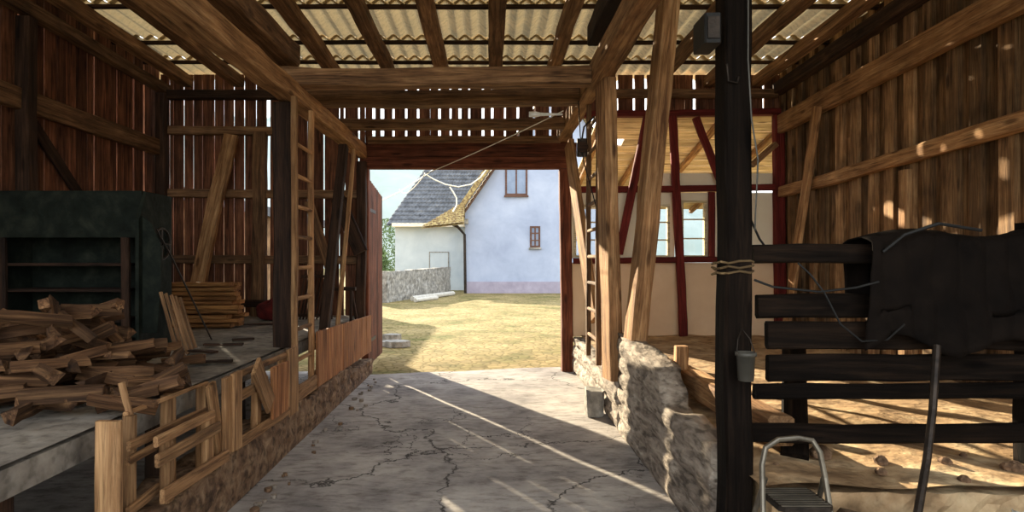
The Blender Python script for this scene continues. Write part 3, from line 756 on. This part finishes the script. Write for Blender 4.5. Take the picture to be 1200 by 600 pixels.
mb.build('side_panel', M['green_metal'], parent=r)
mb = MB()
mb.prism([(0, 0), (.13, 0), (.16, .4), (.16, .75), (.08, .95), (0, 1.02)], 0, .03, m=Matrix.Translation((mx1+.031, my0-.05, mz0+.15)) @ Matrix(((1, 0, 0, 0), (0, 0, 1, 0), (0, 1, 0, 0), (0, 0, 0, 1))))
mb.build('chute', M['green_metal'], parent=r)
for x in (mx0+.04, mx1-.04):
    for yv in (my0+.04, my1-.05): timber('leg', (x, yv, ZL), (x, yv, mz0+.12), .06, .06, M['oak_dark'], parent=r)
# crank wheel on the side
mb = MB()
ring = [Vector((mx1+.05, my0+.24+.14*cos(a), 1.75+.14*sin(a))) for a in [2*pi*k/20 for k in range(21)]]
mb.tube(ring, .012, 6)
for a in (0, pi/2): mb.tube([Vector((mx1+.05, my0+.24-.14*cos(a), 1.75-.14*sin(a))), Vector((mx1+.05, my0+.24+.14*cos(a), 1.75+.14*sin(a)))], .009, 6)
mb.tube([Vector((mx1, my0+.24, 1.75)), Vector((mx1+.07, my0+.24, 1.75))], .018, 8)
mb.build('crank_wheel', M['iron'], parent=r)

# lumber stack
k = 0
ordn = 'bottom second third fourth fifth sixth seventh eighth ninth top'.split()
for lay in range(10):
    z = ZL+.035+lay*.053
    for j in range(2):
        yv = 7.25+j*.17
        a = random.uniform(-.06, .06); x1 = -2.98+random.uniform(-.1, .08); tilt = random.uniform(0, .006)
        timber('lumber_board', (-4.4+random.uniform(-.08, .05), yv-a*.3, z), (x1, yv+a*.3, z+tilt), .15, .045, M['lumber'], jit=.003,
               label='sawn board in the lumber stack by the back left wall, %s layer, %s row' % (ordn[lay], ('front', 'rear')[j]), cat='board', group='boards in the lumber stack')
# fanned slats leaning on the machine
for i in range(5):
    xf = -2.72+.06*i; 
    timber('leaning_slat', (-2.48-.05*i, 4.93+.17*i, ZL), (-2.83-.004*i, 5.30+.09*i, 1.32-.015*i), .03, .02, M['oak'],
           label='thin wooden slat in the fan leaning on the green machine, %s from the left' % ('first second third fourth fifth sixth seventh'.split()[i]), cat='slat', group='slats leaning on the machine')
mb = MB(); mb.tube([P(183, 268, 5.32), P(203, 305, 5.6), P(248, 398, 6.19)], .008, 6)
mb.build('thin_rod', M['iron'], label='thin dark rod leaning against green machine in front of the lumber stack', cat='rod')
# flat bits on left platform
for i, (px, py, ang, ln) in enumerate(((262, 404, 10, .34), (236, 412, -20, .3), (300, 380, 5, .5), (285, 398, 30, .2), (248, 424, 14, .3))):
    d = (EYE-ZL-.02)*F/(py-CY); p = P(px, py, d); dv = Vector((cos(radians(ang)), sin(radians(ang)), 0))*ln/2
    p.z = ZL+.022
    timber('wood_scrap', p-dv, p+dv, .07, .018, M['oak_dark'], label='flat dark wood scrap lying on the left platform, %s' % (
        ('near its middle', 'nearest the fanned slats', 'farthest, below the back wall post', 'beside the ladder post side', 'closest to the pallets')[i]), cat='wood scrap', group='wood scraps on left platform')
# red cloth bundle
mb = MB()
def bundle(u, v):
    a = 2*pi*u; ph = pi*v
    rr = .17*(1+.35*nz(cos(a)*1.7, sin(a)*1.7, v*3))
    return Vector((-2.9+1.3*rr*cos(a)*sin(ph), 8.2+rr*sin(a)*sin(ph), ZL+max(0, .13*(1+cos(ph))*(1+.3*nz(a, v*4)))))
mb.grid(bundle, 28, 14); mb.build('cloth_bundle', M['red_cloth'], smooth=True, label='dark red crumpled cloth bundle at the foot of the back left wall', cat='cloth')
# slatted crate and little stool shaped trestle by the gate
r = root('slatted_rack', P(378, 372, 8.3)*1.0, 'dark slatted rack leaning against back wall right of the ladder', 'rack')
for i in range(7):
    x = gx(364)+.045*i
    timber('slat', (x, 8.25, ZL+.01), (x+.03, 8.6, 1.45), .022, .02, M['oak_dark'], parent=r)
for t in (.1, .9): timber('crossbar', (gx(362), 8.25+.35*t-.02, ZL+.64*t), (gx(362)+.36, 8.25+.35*t-.02, ZL+.64*t), .02, .04, M['oak_dark'], parent=r)
r = root('trestle', P(406, 372, 8.2), 'small dark wooden trestle standing on platform beside the gate', 'trestle')
tx, ty = gx(405)+.1, 8.2
timber('top', (tx-.2, ty, 1.22), (tx+.2, ty, 1.22), .07, .05, M['oak_dark'], parent=r)
for sx_ in (-1, 1):
    for sy_ in (-1, 1): timber('leg', (tx+sx_*.17, ty+sy_*.16, ZL), (tx+sx_*.14, ty+sy_*.02, 1.2), .035, .035, M['oak_dark'], parent=r)

# firewood heap: each split log one object, laid in loose layers
def split_log(ln, r0):
    n = random.choice((3, 3, 4)); a0 = random.uniform(0, 6)
    pts = [(r0*random.uniform(.75, 1.1)*cos(a0+2*pi*k/n), r0*random.uniform(.75, 1.1)*sin(a0+2*pi*k/n)) for k in range(n)]
    # round bark side
    if n == 3:
        mx, my = (pts[0][0]+pts[1][0])*.62, (pts[0][1]+pts[1][1])*.62; pts.insert(1, (mx, my))
    me = bpy.data.meshes.new('split_log'); vs = []; k = len(pts)
    for t in (-.5, -.2, .15, .5):
        for (a, b_) in pts: vs.append((t*ln+random.uniform(-.008, .008), a+random.uniform(-.005, .005), b_+random.uniform(-.005, .005)))
    fs = [tuple(range(k-1, -1, -1)), tuple(3*k+j for j in range(k))]
    for s_ in range(3):
        for j in range(k): fs.append((s_*k+j, s_*k+(j+1) % k, (s_+1)*k+(j+1) % k, (s_+1)*k+j))
    me.from_pydata(vs, [], fs); me.materials.append(M['firewood']); me.update()
    return me
meshes = [split_log(random.uniform(.2, .38), random.uniform(.028, .052)) for _ in range(14)]
cnt = 0
for lay in range(7):
    z = ZL+.06+lay*.085
    half = 1.0-.11*lay
    yv = 3.02+.08*lay
    while yv < 4.75-.10*lay:
        xx = -3.35+.16*lay+random.uniform(-.05, .05)
        xmax = -2.02-.09*lay if yv < 4.2 else -2.3-.12*lay
        while xx < xmax:
            o = bpy.data.objects.new('split_log', random.choice(meshes)); COL.objects.link(o)
            o.location = (xx, yv+random.uniform(-.03, .03), z+random.uniform(-.012, .02))
            ang = random.choice((0, .5, -.5, 1.3, -1.1, .8))+random.uniform(-.3, .3) if lay > 2 or xx > xmax-.8 else random.uniform(-.2, .2)
            o.rotation_euler = (random.uniform(0, 6), random.uniform(-.6, .6) if lay > 2 else random.uniform(-.1, .1), ang)
            props(o, 'split firewood piece in the loose heap on the left platform behind the pallets', 'firewood', 'split firewood in the heap')
            cnt += 1; xx += .36
        yv += .115
# wood spilling above the pallets
for i in range(14):
    px = random.uniform(140, 205); py = random.uniform(445, 478)
    d = 3.05+random.uniform(0, .6); p = P(px, py, d); p.x = min(p.x, -1.82); p.z = ZL+.05+random.uniform(0, .09)
    o = bpy.data.objects.new('split_log', random.choice(meshes)); COL.objects.link(o); o.location = p
    o.rotation_euler = (random.uniform(0, 6), random.uniform(-.5, .3), random.uniform(-.3, 1.2))
    props(o, 'split firewood piece spilled at the platform edge just above the nearest pallet', 'firewood', 'split firewood spilled above the pallet')

# ------------------------------------------------------------------ right foreground: plank barrier, tarp, stool
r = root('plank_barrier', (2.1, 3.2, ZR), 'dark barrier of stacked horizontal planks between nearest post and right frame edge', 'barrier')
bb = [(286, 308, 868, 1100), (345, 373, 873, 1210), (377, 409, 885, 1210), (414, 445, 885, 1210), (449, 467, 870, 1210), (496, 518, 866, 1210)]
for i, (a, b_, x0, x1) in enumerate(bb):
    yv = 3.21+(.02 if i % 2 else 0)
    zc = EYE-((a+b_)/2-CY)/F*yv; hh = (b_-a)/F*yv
    timber('plank', ((x0-CX)/F*yv+.06, yv, zc), ((x1-CX)/F*yv, yv, zc+random.uniform(-.01, .01)), .045, hh, M['oak_backlit'], parent=r, jit=.012)
timber('post', (2.88, 3.30, ZR), (2.88, 3.30, 1.8), .1, .1, M['oak_backlit'], parent=r)
B('timber_prop', (1.66, 3.36, ZR), (2.02, 4.1, 1.1), .14, .1, M['oak_backlit'], label='slanting dark prop standing behind the lower planks of the barrier', cat='prop')
# tarp draped over the barrier
mb = MB()
def tarp(u, v):
    x = 1.93+.98*u
    s_ = v*1.05                         # length along the drape
    top = 1.74+.03*sin(u*7)-.05*(1-u)
    fold = .022*sin(u*24+1.5*sin(v*3))+.02*nz(u*6, v*5)
    if s_ < .35: y, z = 3.33, top-.35+s_
    elif s_ < .5: t = (s_-.35)/.15; y, z = 3.33-.20*t, top+.025*sin(pi*t)
    else: y, z = 3.13, top-(s_-.5)
    if s_ > .9: z += .05*sin(u*11)
    return Vector((x-(.05*(s_-.5) if s_ > .5 else 0)*(1-u), y-abs(fold) if s_ > .4 else y+abs(fold), z-.0))
mb.grid(tarp, 70, 36)
o = mb.build('tarpaulin', M['tarp'], smooth=True, label='dark tarpaulin draped over the right end of the plank barrier', cat='tarpaulin')
sm = o.modifiers.new('thickness', 'SOLIDIFY'); sm.thickness = .008
# step stool of metal tube
r = root('step_stool', (1.27, 2.6, 0), 'folding metal step stool with curved top handle in front of nearest post', 'step stool')
yq = 2.62
def q(px, py, d): return P(px, py, d)
pts = [q(893, 690, 2.5), q(894, 600, 2.56), q(893, 545, 2.62), q(897, 525, 2.64), q(912, 515, 2.65), q(935, 513, 2.65), q(952, 516, 2.64), q(961, 530, 2.62), q(967, 560, 2.6), q(979, 640, 2.52), q(985, 690, 2.5)]
pts[0].z = .01; pts[-1].z = .01
mb = MB(); mb.tube(pts, .012, 10); mb.build('handle_frame', M['alu'], parent=r)
mb = MB(); a, b_ = q(897, 560, 2.62), q(965, 560, 2.62)
a2 = Vector((a.x-.02, 2.95, .01)); b2 = Vector((b_.x+.03, 2.90, .01)); a2.x = 1.12; a2.y = 2.9; b2.y = 2.9; 
mb.tube([a, a2], .011, 8); mb.tube([b_, b2], .011, 8); mb.build('rear_legs', M['alu'], parent=r)
for z, yf in ((.60, 2.60), (.34, 2.50)):
    mb = MB(); mb.box(q(900, 575, 2.6).x, q(962, 575, 2.6).x, yf-.11, yf+.11, z-.02, z, bev=.02)
    o = mb.build('tread', M['iron'], parent=r)
    mb = MB()
    for k in range(9): mb.box(q(903, 575, 2.6).x, q(959, 575, 2.6).x, yf-.1+.024*k, yf-.092+.024*k, z, z+.004)
    mb.build('tread_ribs', M['alu'], parent=o)
# dark bent pole
mb = MB(); mb.tube([P(1098, 405, 2.95), P(1093, 480, 2.85), P(1086, 540, 2.75), P(1074, 610, 2.6), P(1068, 640, 2.5)], .017, 8)
mb.build('curved_pole', M['iron'], label='dark slightly bent pole leaning in front of the tarpaulin at the right', cat='pole')
# log, sack, rubble
mb = MB(); mb.tube([Vector((1.55, 2.72, .42)), Vector((1.9, 2.66, .36)), Vector((2.35, 2.62, .32))], .085, 12, .07)
mb.build('round_log', M['log'], smooth=True, label='round grey log lying before the right platform under the barrier', cat='log')
mb = MB()
def sack(u, v):
    a = 2*pi*u; ph = pi*v; k = 1+.22*nz(cos(a)*2, sin(a)*2, v*4)
    return Vector((2.05+.26*k*cos(a)*sin(ph), 2.42+.16*k*sin(a)*sin(ph), .32+.27*k*cos(ph)))
mb.grid(sack, 32, 20); mb.build('sack', M['bag'], smooth=True, label='pale crumpled sack at the bottom right behind the bent pole', cat='sack')
for i in range(11):
    x = random.uniform(1.5, 2.8); s_ = random.choice((.02, .03, .035, .06))
    mb = MB(); 
    prof = [(0.001, 0), (s_*.9, s_*.3), (s_, s_*.8), (s_*.5, s_*1.3), (0.001, s_*1.4)]
    mb.lathe(prof, (x, 2.97+random.uniform(0, .5), ZR-.01), 7)
    mb.build('rubble_stone', M['rubble'], label='small brown rubble stone on the edge of the right platform', cat='stone', group='rubble stones on the right platform')
# plastic cup on a nail
r = root('hanging_cup', P(874, 447, 3.0), 'grey plastic cup hanging on the front of the nearest post', 'cup')
c = P(874, 446, 3.02)
mb = MB(); mb.lathe([(.001, 0), (.036, 0), (.043, .12), (.05, .122), (.05, .14), (.044, .14), (.038, .01), (.001, .008)], c, 24)
mb.build('cup_body', M['cup'], parent=r, smooth=True)
mb = MB(); mb.tube([c+Vector((-.045, 0, .13)), c+Vector((-.03, .02, .2)), c+Vector((0, .05, .25)), c+Vector((.03, .02, .2)), c+Vector((.045, 0, .13))], .003, 6)
mb.build('wire_handle', M['iron'], parent=r)
# box on the post
r = root('mounted_box', P(828, 58, 3.15), 'dark box mounted high on the left face of the nearest post', 'box')
mb = MB(); a, b_ = P(818, 58, 3.1), P(838, 24, 3.1)
mb.box(a.x, 1.13, 3.0, 3.18, a.z, b_.z, bev=.008); mb.build('housing', M['black'], parent=r)
mb = MB(); mb.box(a.x+.012, a.x+.07, 2.992, 3.0, a.z+.02, b_.z-.02); mb.build('front_cover', M['iron'], parent=r)
mb = MB(); mb.tube([Vector((1.29, 3.07, 4.3)), Vector((1.285, 3.06, 3.2)), Vector((1.285, 3.065, 2.6)), Vector((1.30, 3.06, 2.3)), Vector((1.33, 3.055, 2.1)), Vector((1.325, 3.08, 1.75))], .004, 6)
mb.build('post_cable', M['cup'], label='thin grey cable running down the front of the nearest post', cat='cable')
mb = MB(); mb.tube([P(852, 75, 3.085), P(854, 95, 3.08), P(864, 97, 3.08), P(866, 90, 3.085)], .005, 6)
mb.build('iron_hook', M['iron'], label='small bent iron hook on the front of the nearest post', cat='hook')
mb = MB(); mb.tube([Vector((1.2475+.082*max(-1, min(1, 1.35*cos(k*pi/6))), 3.17+.092*max(-1, min(1, 1.35*sin(k*pi/6))), 1.52+.0022*k+.006*sin(k*2.3))) for k in range(38)], .006, 6)
mb.build('rope_coil', M['rope'], label='frayed rope wrapped on the nearest post level with the top plank', cat='rope')
# black cables right
mb = MB(); mb.tube([P(880, 258, 3.4), P(890, 280, 3.4), P(905, 300, 3.35), P(935, 305, 3.3)], .006, 6)
mb.build('black_cable', M['black'], label='black cable sagging from the nearest post onto the top plank', cat='cable')
mb = MB(); mb.tube([P(884, 328, 3.12), P(905, 336, 3.12), P(960, 342, 3.12), P(1003, 337, 3.12), P(1030, 330, 3.1)], .006, 6)
mb.build('black_cable', M['black'], label='black cable hanging between first and second barrier planks', cat='cable')
mb = MB(); mb.tube([P(935, 308, 3.14), P(950, 322, 3.13), P(966, 343, 3.12), P(985, 380, 3.11), P(1010, 400, 3.1), P(1040, 398, 3.1), P(1060, 380, 3.1)], .005, 6)
mb.build('black_cable', M['black'], label='black cable looping down across the middle barrier planks', cat='cable')
mb = MB(); mb.tube([P(1035, 295, 3.1), P(1060, 275, 3.06), P(1100, 262, 3.04), P(1150, 270, 3.04)], .009, 6)
mb.build('black_cable', M['black'], label='thick black cable lying over the top of the tarpaulin', cat='cable')

# lamp fitting and cables over the driveway
r = root('hanging_lamp', P(640, 138, 6.3), 'small white lamp fitting hanging on a cable below the cross beams', 'lamp')
mb = MB(); a = P(620, 134, 6.3)
mb.lathe([(.001, 0), (.028, 0), (.03, .07), (.022, .1), (.018, .12)], a, 12, 'X'); mb.build('socket', M['white_plastic'], parent=r, smooth=True)
mb = MB(); mb.lathe([(.018, .12), (.014, .2), (.011, .34), (.001, .345)], a, 12, 'X'); mb.build('bulb', M['white_plastic'], parent=r, smooth=True)
def sag(a, b_, s_, n=14): return [a.lerp(b_, k/n)+Vector((0, 0, -s_*4*(k/n)*(1-k/n))) for k in range(n+1)]
mb = MB(); mb.tube(sag(P(660, 130, 6.3), P(498, 204, 8.72), .02)+sag(P(498, 204, 8.72), P(468, 222, 24), .2)[1:], .006, 6)
mb.build('overhead_cable', M['wire_white'], label='thin pale cable running from the lamp out through the gate', cat='cable')
mb = MB(); mb.tube([P(440, 238, 20), P(470, 224, 24), P(497, 206, 28), P(512, 196, 30)], .03, 6)
mb.build('overhead_cable', M['wire_white'], label='white service cable rising before the grey tiled roof outside', cat='cable')
mb = MB(); mb.tube([P(497, 203, 28.4), P(508, 210, 28.5), P(522, 216, 28.5), P(537, 219, 28.5), P(552, 216, 28.5), P(563, 208, 28.5), P(572, 196, 28.5)], .03, 6)
mb.build('overhead_cable', M['wire_white'], label='white cable sagging in a curve towards the gable of the pale blue house', cat='cable')
mb = MB(); mb.tube([P(527, 219, 28.4), P(531, 225, 28.4), P(535, 232, 28.4), P(535, 241, 28.4), P(531, 248, 28.4)], .035, 6)
mb.build('overhead_cable', M['wire_white'], label='short white cable end dangling before the grey tiled roof', cat='cable')
mb = MB(); mb.tube([P(678, 118, 6.2), P(680, 160, 6.2), P(684, 190, 6.2), P(694, 225, 6.2), P(702, 255, 6.15)], .006, 6)
mb.build('hanging_cable', M['black'], label='black cable dangling beside the brown ladder right of the gate', cat='cable')
r = root('pulley_block', P(683, 185, 6.25), 'dark pulley block hanging below the right side beam', 'pulley')
c = P(682, 172, 6.25)
mb = MB(); mb.box(c.x-.05, c.x+.05, c.y-.03, c.y+.03, c.z-.1, c.z+.08, bev=.015); mb.build('block', M['iron'], parent=r)
mb = MB(); mb.lathe([(.001, -.012), (.055, -.012), (.045, 0), (.055, .012), (.001, .012)], (c.x, c.y-.045, c.z-.01), 18, 'Y'); mb.build('wheel', M['oak_dark'], parent=r)
mb = MB(); mb.tube([c+Vector((0, 0, .08)), c+Vector((.02, 0, .2)), Vector((1.06, c.y, 3.06))], .01, 6); mb.build('hook', M['iron'], parent=r)

# ------------------------------------------------------------------ outside
# blue house, gable end facing the gate
HY = 30.4
def hx(px): return (px-CX)/F*HY
def hzz(py): return EYE-(py-CY)/F*HY
r = root('house', (4.0, HY, 0), 'pale blue rendered house with brown window, seen through the right of the gate', 'house')
xl = hx(545); ez = hzz(250); xr = xl+9.0; slope = (305-200-(305-250))/(572-543.)
apexx = (xl+xr)/2; az = ez+(apexx-xl)*1.45
mb = MB(); mrot = Matrix(((1, 0, 0, 0), (0, 0, 1, 0), (0, 1, 0, 0), (0, 0, 0, 1)))
mb.prism([(xl, -.03), (xr, -.03), (xr, ez), (apexx, az), (xl, ez)], HY, HY+11, m=mrot); mb.build('wall', M['blue_wall'], parent=r)
mb = MB(); mb.box(xl-.02, xr+.02, HY-.04, HY, -.03, hzz(330)); mb.build('plinth', M['plinth'], parent=r)
def tiled(fn, nu, nv, rows_, cols_, name, mat, parent, amp=.03):
    mb = MB()
    def g(u, v):
        p, nrm = fn(u, v)
        return p+nrm*(amp*(1-((v*rows_) % 1.0))+amp*.6*abs(sin(pi*u*cols_)))
    mb.grid(g, nu, nv); mb.grid(lambda u, v: fn(1-u, v)[0]-fn(1-u, v)[1]*.06, 2, 2)
    return mb.build(name, mat, parent=parent)
dl = Vector((-1, 0, -1.45)).normalized(); nl = Vector((-1.45, 0, 1)).normalized()
e0 = Vector((xl, HY-.35, ez))+dl*.5; a0 = Vector((apexx, HY-.35, az+.05)); 
tiled(lambda u, v: (Vector((e0.x+(a0.x-e0.x)*v, HY-.35+11.7*u, e0.z+(a0.z-e0.z)*v+.12)), nl), 90, 160, 32, 40, 'roof', M['tile_moss'], r, .05)
nr = Vector((1.45, 0, 1)).normalized()
tiled(lambda u, v: (Vector((2*apexx-(e0.x+(a0.x-e0.x)*v), HY-.35+11.7*(1-u), e0.z+(a0.z-e0.z)*v+.12)), nr), 90, 160, 32, 40, 'roof', M['tile_moss'], r, .05)
timber('verge_board', e0+Vector((0, -.02, .05)), a0+Vector((0, -.02, .0)), .05, .2, M['brown_frame'], parent=r)
# small hipped skirt roof at the foot of the gable
qa, qb, qc, qd = [Vector((hx(a), yy_, hzz(b_))) for a, b_, yy_ in ((496, 269, HY-1.6), (545, 264, HY-1.6), (545, 238, HY-.05), (534, 243, HY-.05))]
tiled(lambda u, v: ((qa.lerp(qb, u)).lerp(qd.lerp(qc, u), v), Vector((-.3, -.6, .75))), 50, 60, 9, 10, 'skirt_roof', M['tile_moss'], r, .05)
timber('verge_tiles', e0+Vector((-.22, -.05, .22)), a0+Vector((-.22, -.05, .22)), .25, .3, M['tile_moss'], parent=r)
def house_window(a, b_, c, d_, bars, name='window'):
    x0, x1, z0, z1 = hx(a), hx(b_), hzz(d_), hzz(c)
    mb = MB(); t = .09
    mb.box(x0, x0+t, HY-.05, HY, z0, z1); mb.box(x1-t, x1, HY-.05, HY, z0, z1); mb.box(x0+t, x1-t, HY-.05, HY, z0, z0+t); mb.box(x0+t, x1-t, HY-.05, HY, z1-t, z1)
    for k in range(1, bars[0]): xx = x0+(x1-x0)*k/bars[0]; mb.box(xx-.035, xx+.035, HY-.045, HY, z0+t, z1-t)
    for k in range(1, bars[1]): zz = z0+(z1-z0)*k/bars[1]; mb.box(x0+t, x1-t, HY-.04, HY, zz-.03, zz+.03)
    w = mb.build(name, M['brown_frame'], parent=r)
    mb = MB(); mb.box(x0+t, x1-t, HY-.02, HY-.005, z0+t, z1-t); mb.build('pane', M['pane_blue'], parent=w)
    mb = MB(); mb.box(x0-.05, x1+.05, HY-.12, HY, z0-.08, z0); mb.build('sill', M['brown_frame'] if bars[1] == 1 else M['stone'], parent=w)
house_window(592, 618, 188, 229, (2, 1)); house_window(621, 633, 265, 290, (2, 3))
mb = MB(); mb.tube([Vector((xl-.75, HY-.28, hzz(262))), Vector((xl-.35, HY-.2, hzz(266))), Vector((xl-.02, HY-.1, hzz(275))), Vector((xl+.02, HY-.1, hzz(345)))], .07, 8)
mb.build('downpipe', M['iron'], parent=r)
mb = MB(); mb.box(hx(535), hx(549), HY-.4, HY-.1, hzz(263), hzz(257)); mb.build('gutter', M['stone'], parent=r)

# white building with grey roof
WY = 33.5
wx = lambda px: (px-CX)/F*WY
wz = lambda py: EYE-(py-CY)/F*WY
r = root('outbuilding', (wx(503), WY, 0), 'white outbuilding with grey tiled roof at the left, beyond the low wall', 'building')
mb = MB(); mb.box(wx(463), wx(546), WY, WY+6, -.03, wz(262)); mb.build('wall', M['white_wall'], parent=r)
tiled(lambda u, v: (Vector((wx(454)+(wx(575)-wx(454))*u+v*(1-u)*2.15, WY-.5+5.2*v, wz(264)+4.6*v)), Vector((0, -.66, .75))), 110, 150, 18, 24, 'roof', M['tile_grey'], r, .06)
mb = MB(); mb.box(wx(463)-.1, wx(545), WY-.55, WY, wz(266), wz(262)); mb.build('eave_board', M['plaster_white'], parent=r)
mb = MB(); a, b_, c, d_ = wx(504), wx(525), wz(311), wz(296)
mb.box(a, b_, WY-.03, WY, c-.6, d_); mb.build('hatch', M['white_wall'], parent=r)
mb = MB(); mb.box(a-.05, b_+.05, WY-.05, WY, d_, d_+.05); mb.box(a-.05, a, WY-.05, WY, c-.6, d_); mb.box(b_, b_+.05, WY-.05, WY, c-.6, d_); mb.build('hatch_frame', M['stone'], parent=r)

# low yard wall running back along the drive
mb = MB()
pa, pb = Vector((-3.95, 23.6, 0)), Vector((-1.95, 30.6, 0))
def lw(u, v):
    p = pa.lerp(pb, u); nrm = Vector((pb-pa)).normalized().cross(Vector((0, 0, 1)))
    zt = 1.18+.12*u+.03*nz(u*9); k = v*3
    am = .05*nz(u*20, v*8)+.03*nz(u*60, v*20)
    if k < 1: q_ = p+nrm*(am); z = zt*k
    elif k < 2: q_ = p-nrm*.35*(k-1); z = zt
    else: q_ = p-nrm*.35; z = zt*(3-k)
    return Vector((q_.x, q_.y, z-.03))
mb.grid(lw, 70, 30); mb.grid(lambda u, v: Vector((pa.x-.9*u, pa.y-.02, -.03+1.2*v+.02*nz(u*8))), 10, 10)
mb.grid(lambda u, v: Vector((pa.x-.9*u, pa.y-.02+.35*v, 1.17)), 10, 2)
mb.build('garden_wall', M['stone'], label='low rough grey masonry wall in front of the white outbuilding', cat='wall', smooth=False)
for i, (x0, y0, x1, y1, rr) in enumerate(((-3.1, 24.6, -1.7, 28.6, .1), (-2.9, 23.9, -2.2, 25.6, .08))):
    mb = MB(); mb.tube([Vector((x0, y0, rr-.03)), Vector((x1, y1, rr-.03))], rr, 8)
    mb.build('round_log', M['bag'], label='pale %s log lying on the yard along the low masonry wall' % ('long', 'short')[i], cat='log')
# flat stones beside left gate leaf
for i, (px, py, s_) in enumerate(((457, 404, .22), (464, 405, .26), (459, 398, .18))):
    d = 1.6*F/(py-CY); x = (px-CX)/F*d
    pts = [(x+s_*random.uniform(.8, 1.1)*cos(2*pi*k/7), d+s_*.8*random.uniform(.8, 1.1)*sin(2*pi*k/7)) for k in range(7)]
    mb = MB(); mb.prism(pts, -.02, .07+.02*i)
    mb.build('paving_stone', M['stone'], label='flat grey stone on the yard by the left gate leaf, %s' % ('nearest the leaf', 'largest and rightmost', 'rear one')[i], cat='stone')
# barn wing out of sight that shades the left of the yard
r = root('shed', (-8, 18, 0), 'low timber shed standing left of the yard beyond the gate leaf', 'shed')
mb = MB(); mb.box(-10.5, -6.15, 12.5, 22.7, -.03, 2.8); mb.build('wall', M['boards_right'], parent=r)
mb = MB(); mb.prism([(-10.8, 2.8), (-6.0, 2.8), (-6.0, 3.05), (-8.4, 3.4), (-10.8, 3.05)], 12.3, 22.9, m=mrot); mb.build('roof', M['tile_grey'], parent=r)
# bush
def bush(name, c, rad, hgt, n, lb):
    rr = root(name, c, lb, 'bush')
    mb = MB(); c = Vector(c)
    for k in range(n):
        a = random.uniform(0, 2*pi); z = random.random(); rd = rad*math.sqrt(max(0, 1-(z*1.1-.25)**2))*random.uniform(.5, 1)
        p = c+Vector((cos(a)*rd, sin(a)*rd, z*hgt)); s_ = random.uniform(.06, .12)
        u = Vector([random.gauss(0, 1) for _ in range(3)]).normalized(); w = u.orthogonal().normalized()*s_*.5; u = u*s_
        mb.add([p-u, p+w, p+u, p-w], [(0, 1, 2, 3)])
    mb.build('foliage', M['leaf'], parent=rr)
    mb = MB(); mb.tube([c, c+Vector((.05, 0, hgt*.4)), c+Vector((0, .1, hgt*.85))], .06, 6, .02); mb.build('stem', M['oak_dark'], parent=rr)
bush('bush', (-5.3, 27.5, -.03), 1.0, 2.2, 2600, 'pale green bush left of the low wall beyond the gate leaf')
bush('bush', (-9.0, 50, -.03), 2.4, 5.0, 4200, 'taller tree-like bush far behind at the left of the outbuilding')
# hill
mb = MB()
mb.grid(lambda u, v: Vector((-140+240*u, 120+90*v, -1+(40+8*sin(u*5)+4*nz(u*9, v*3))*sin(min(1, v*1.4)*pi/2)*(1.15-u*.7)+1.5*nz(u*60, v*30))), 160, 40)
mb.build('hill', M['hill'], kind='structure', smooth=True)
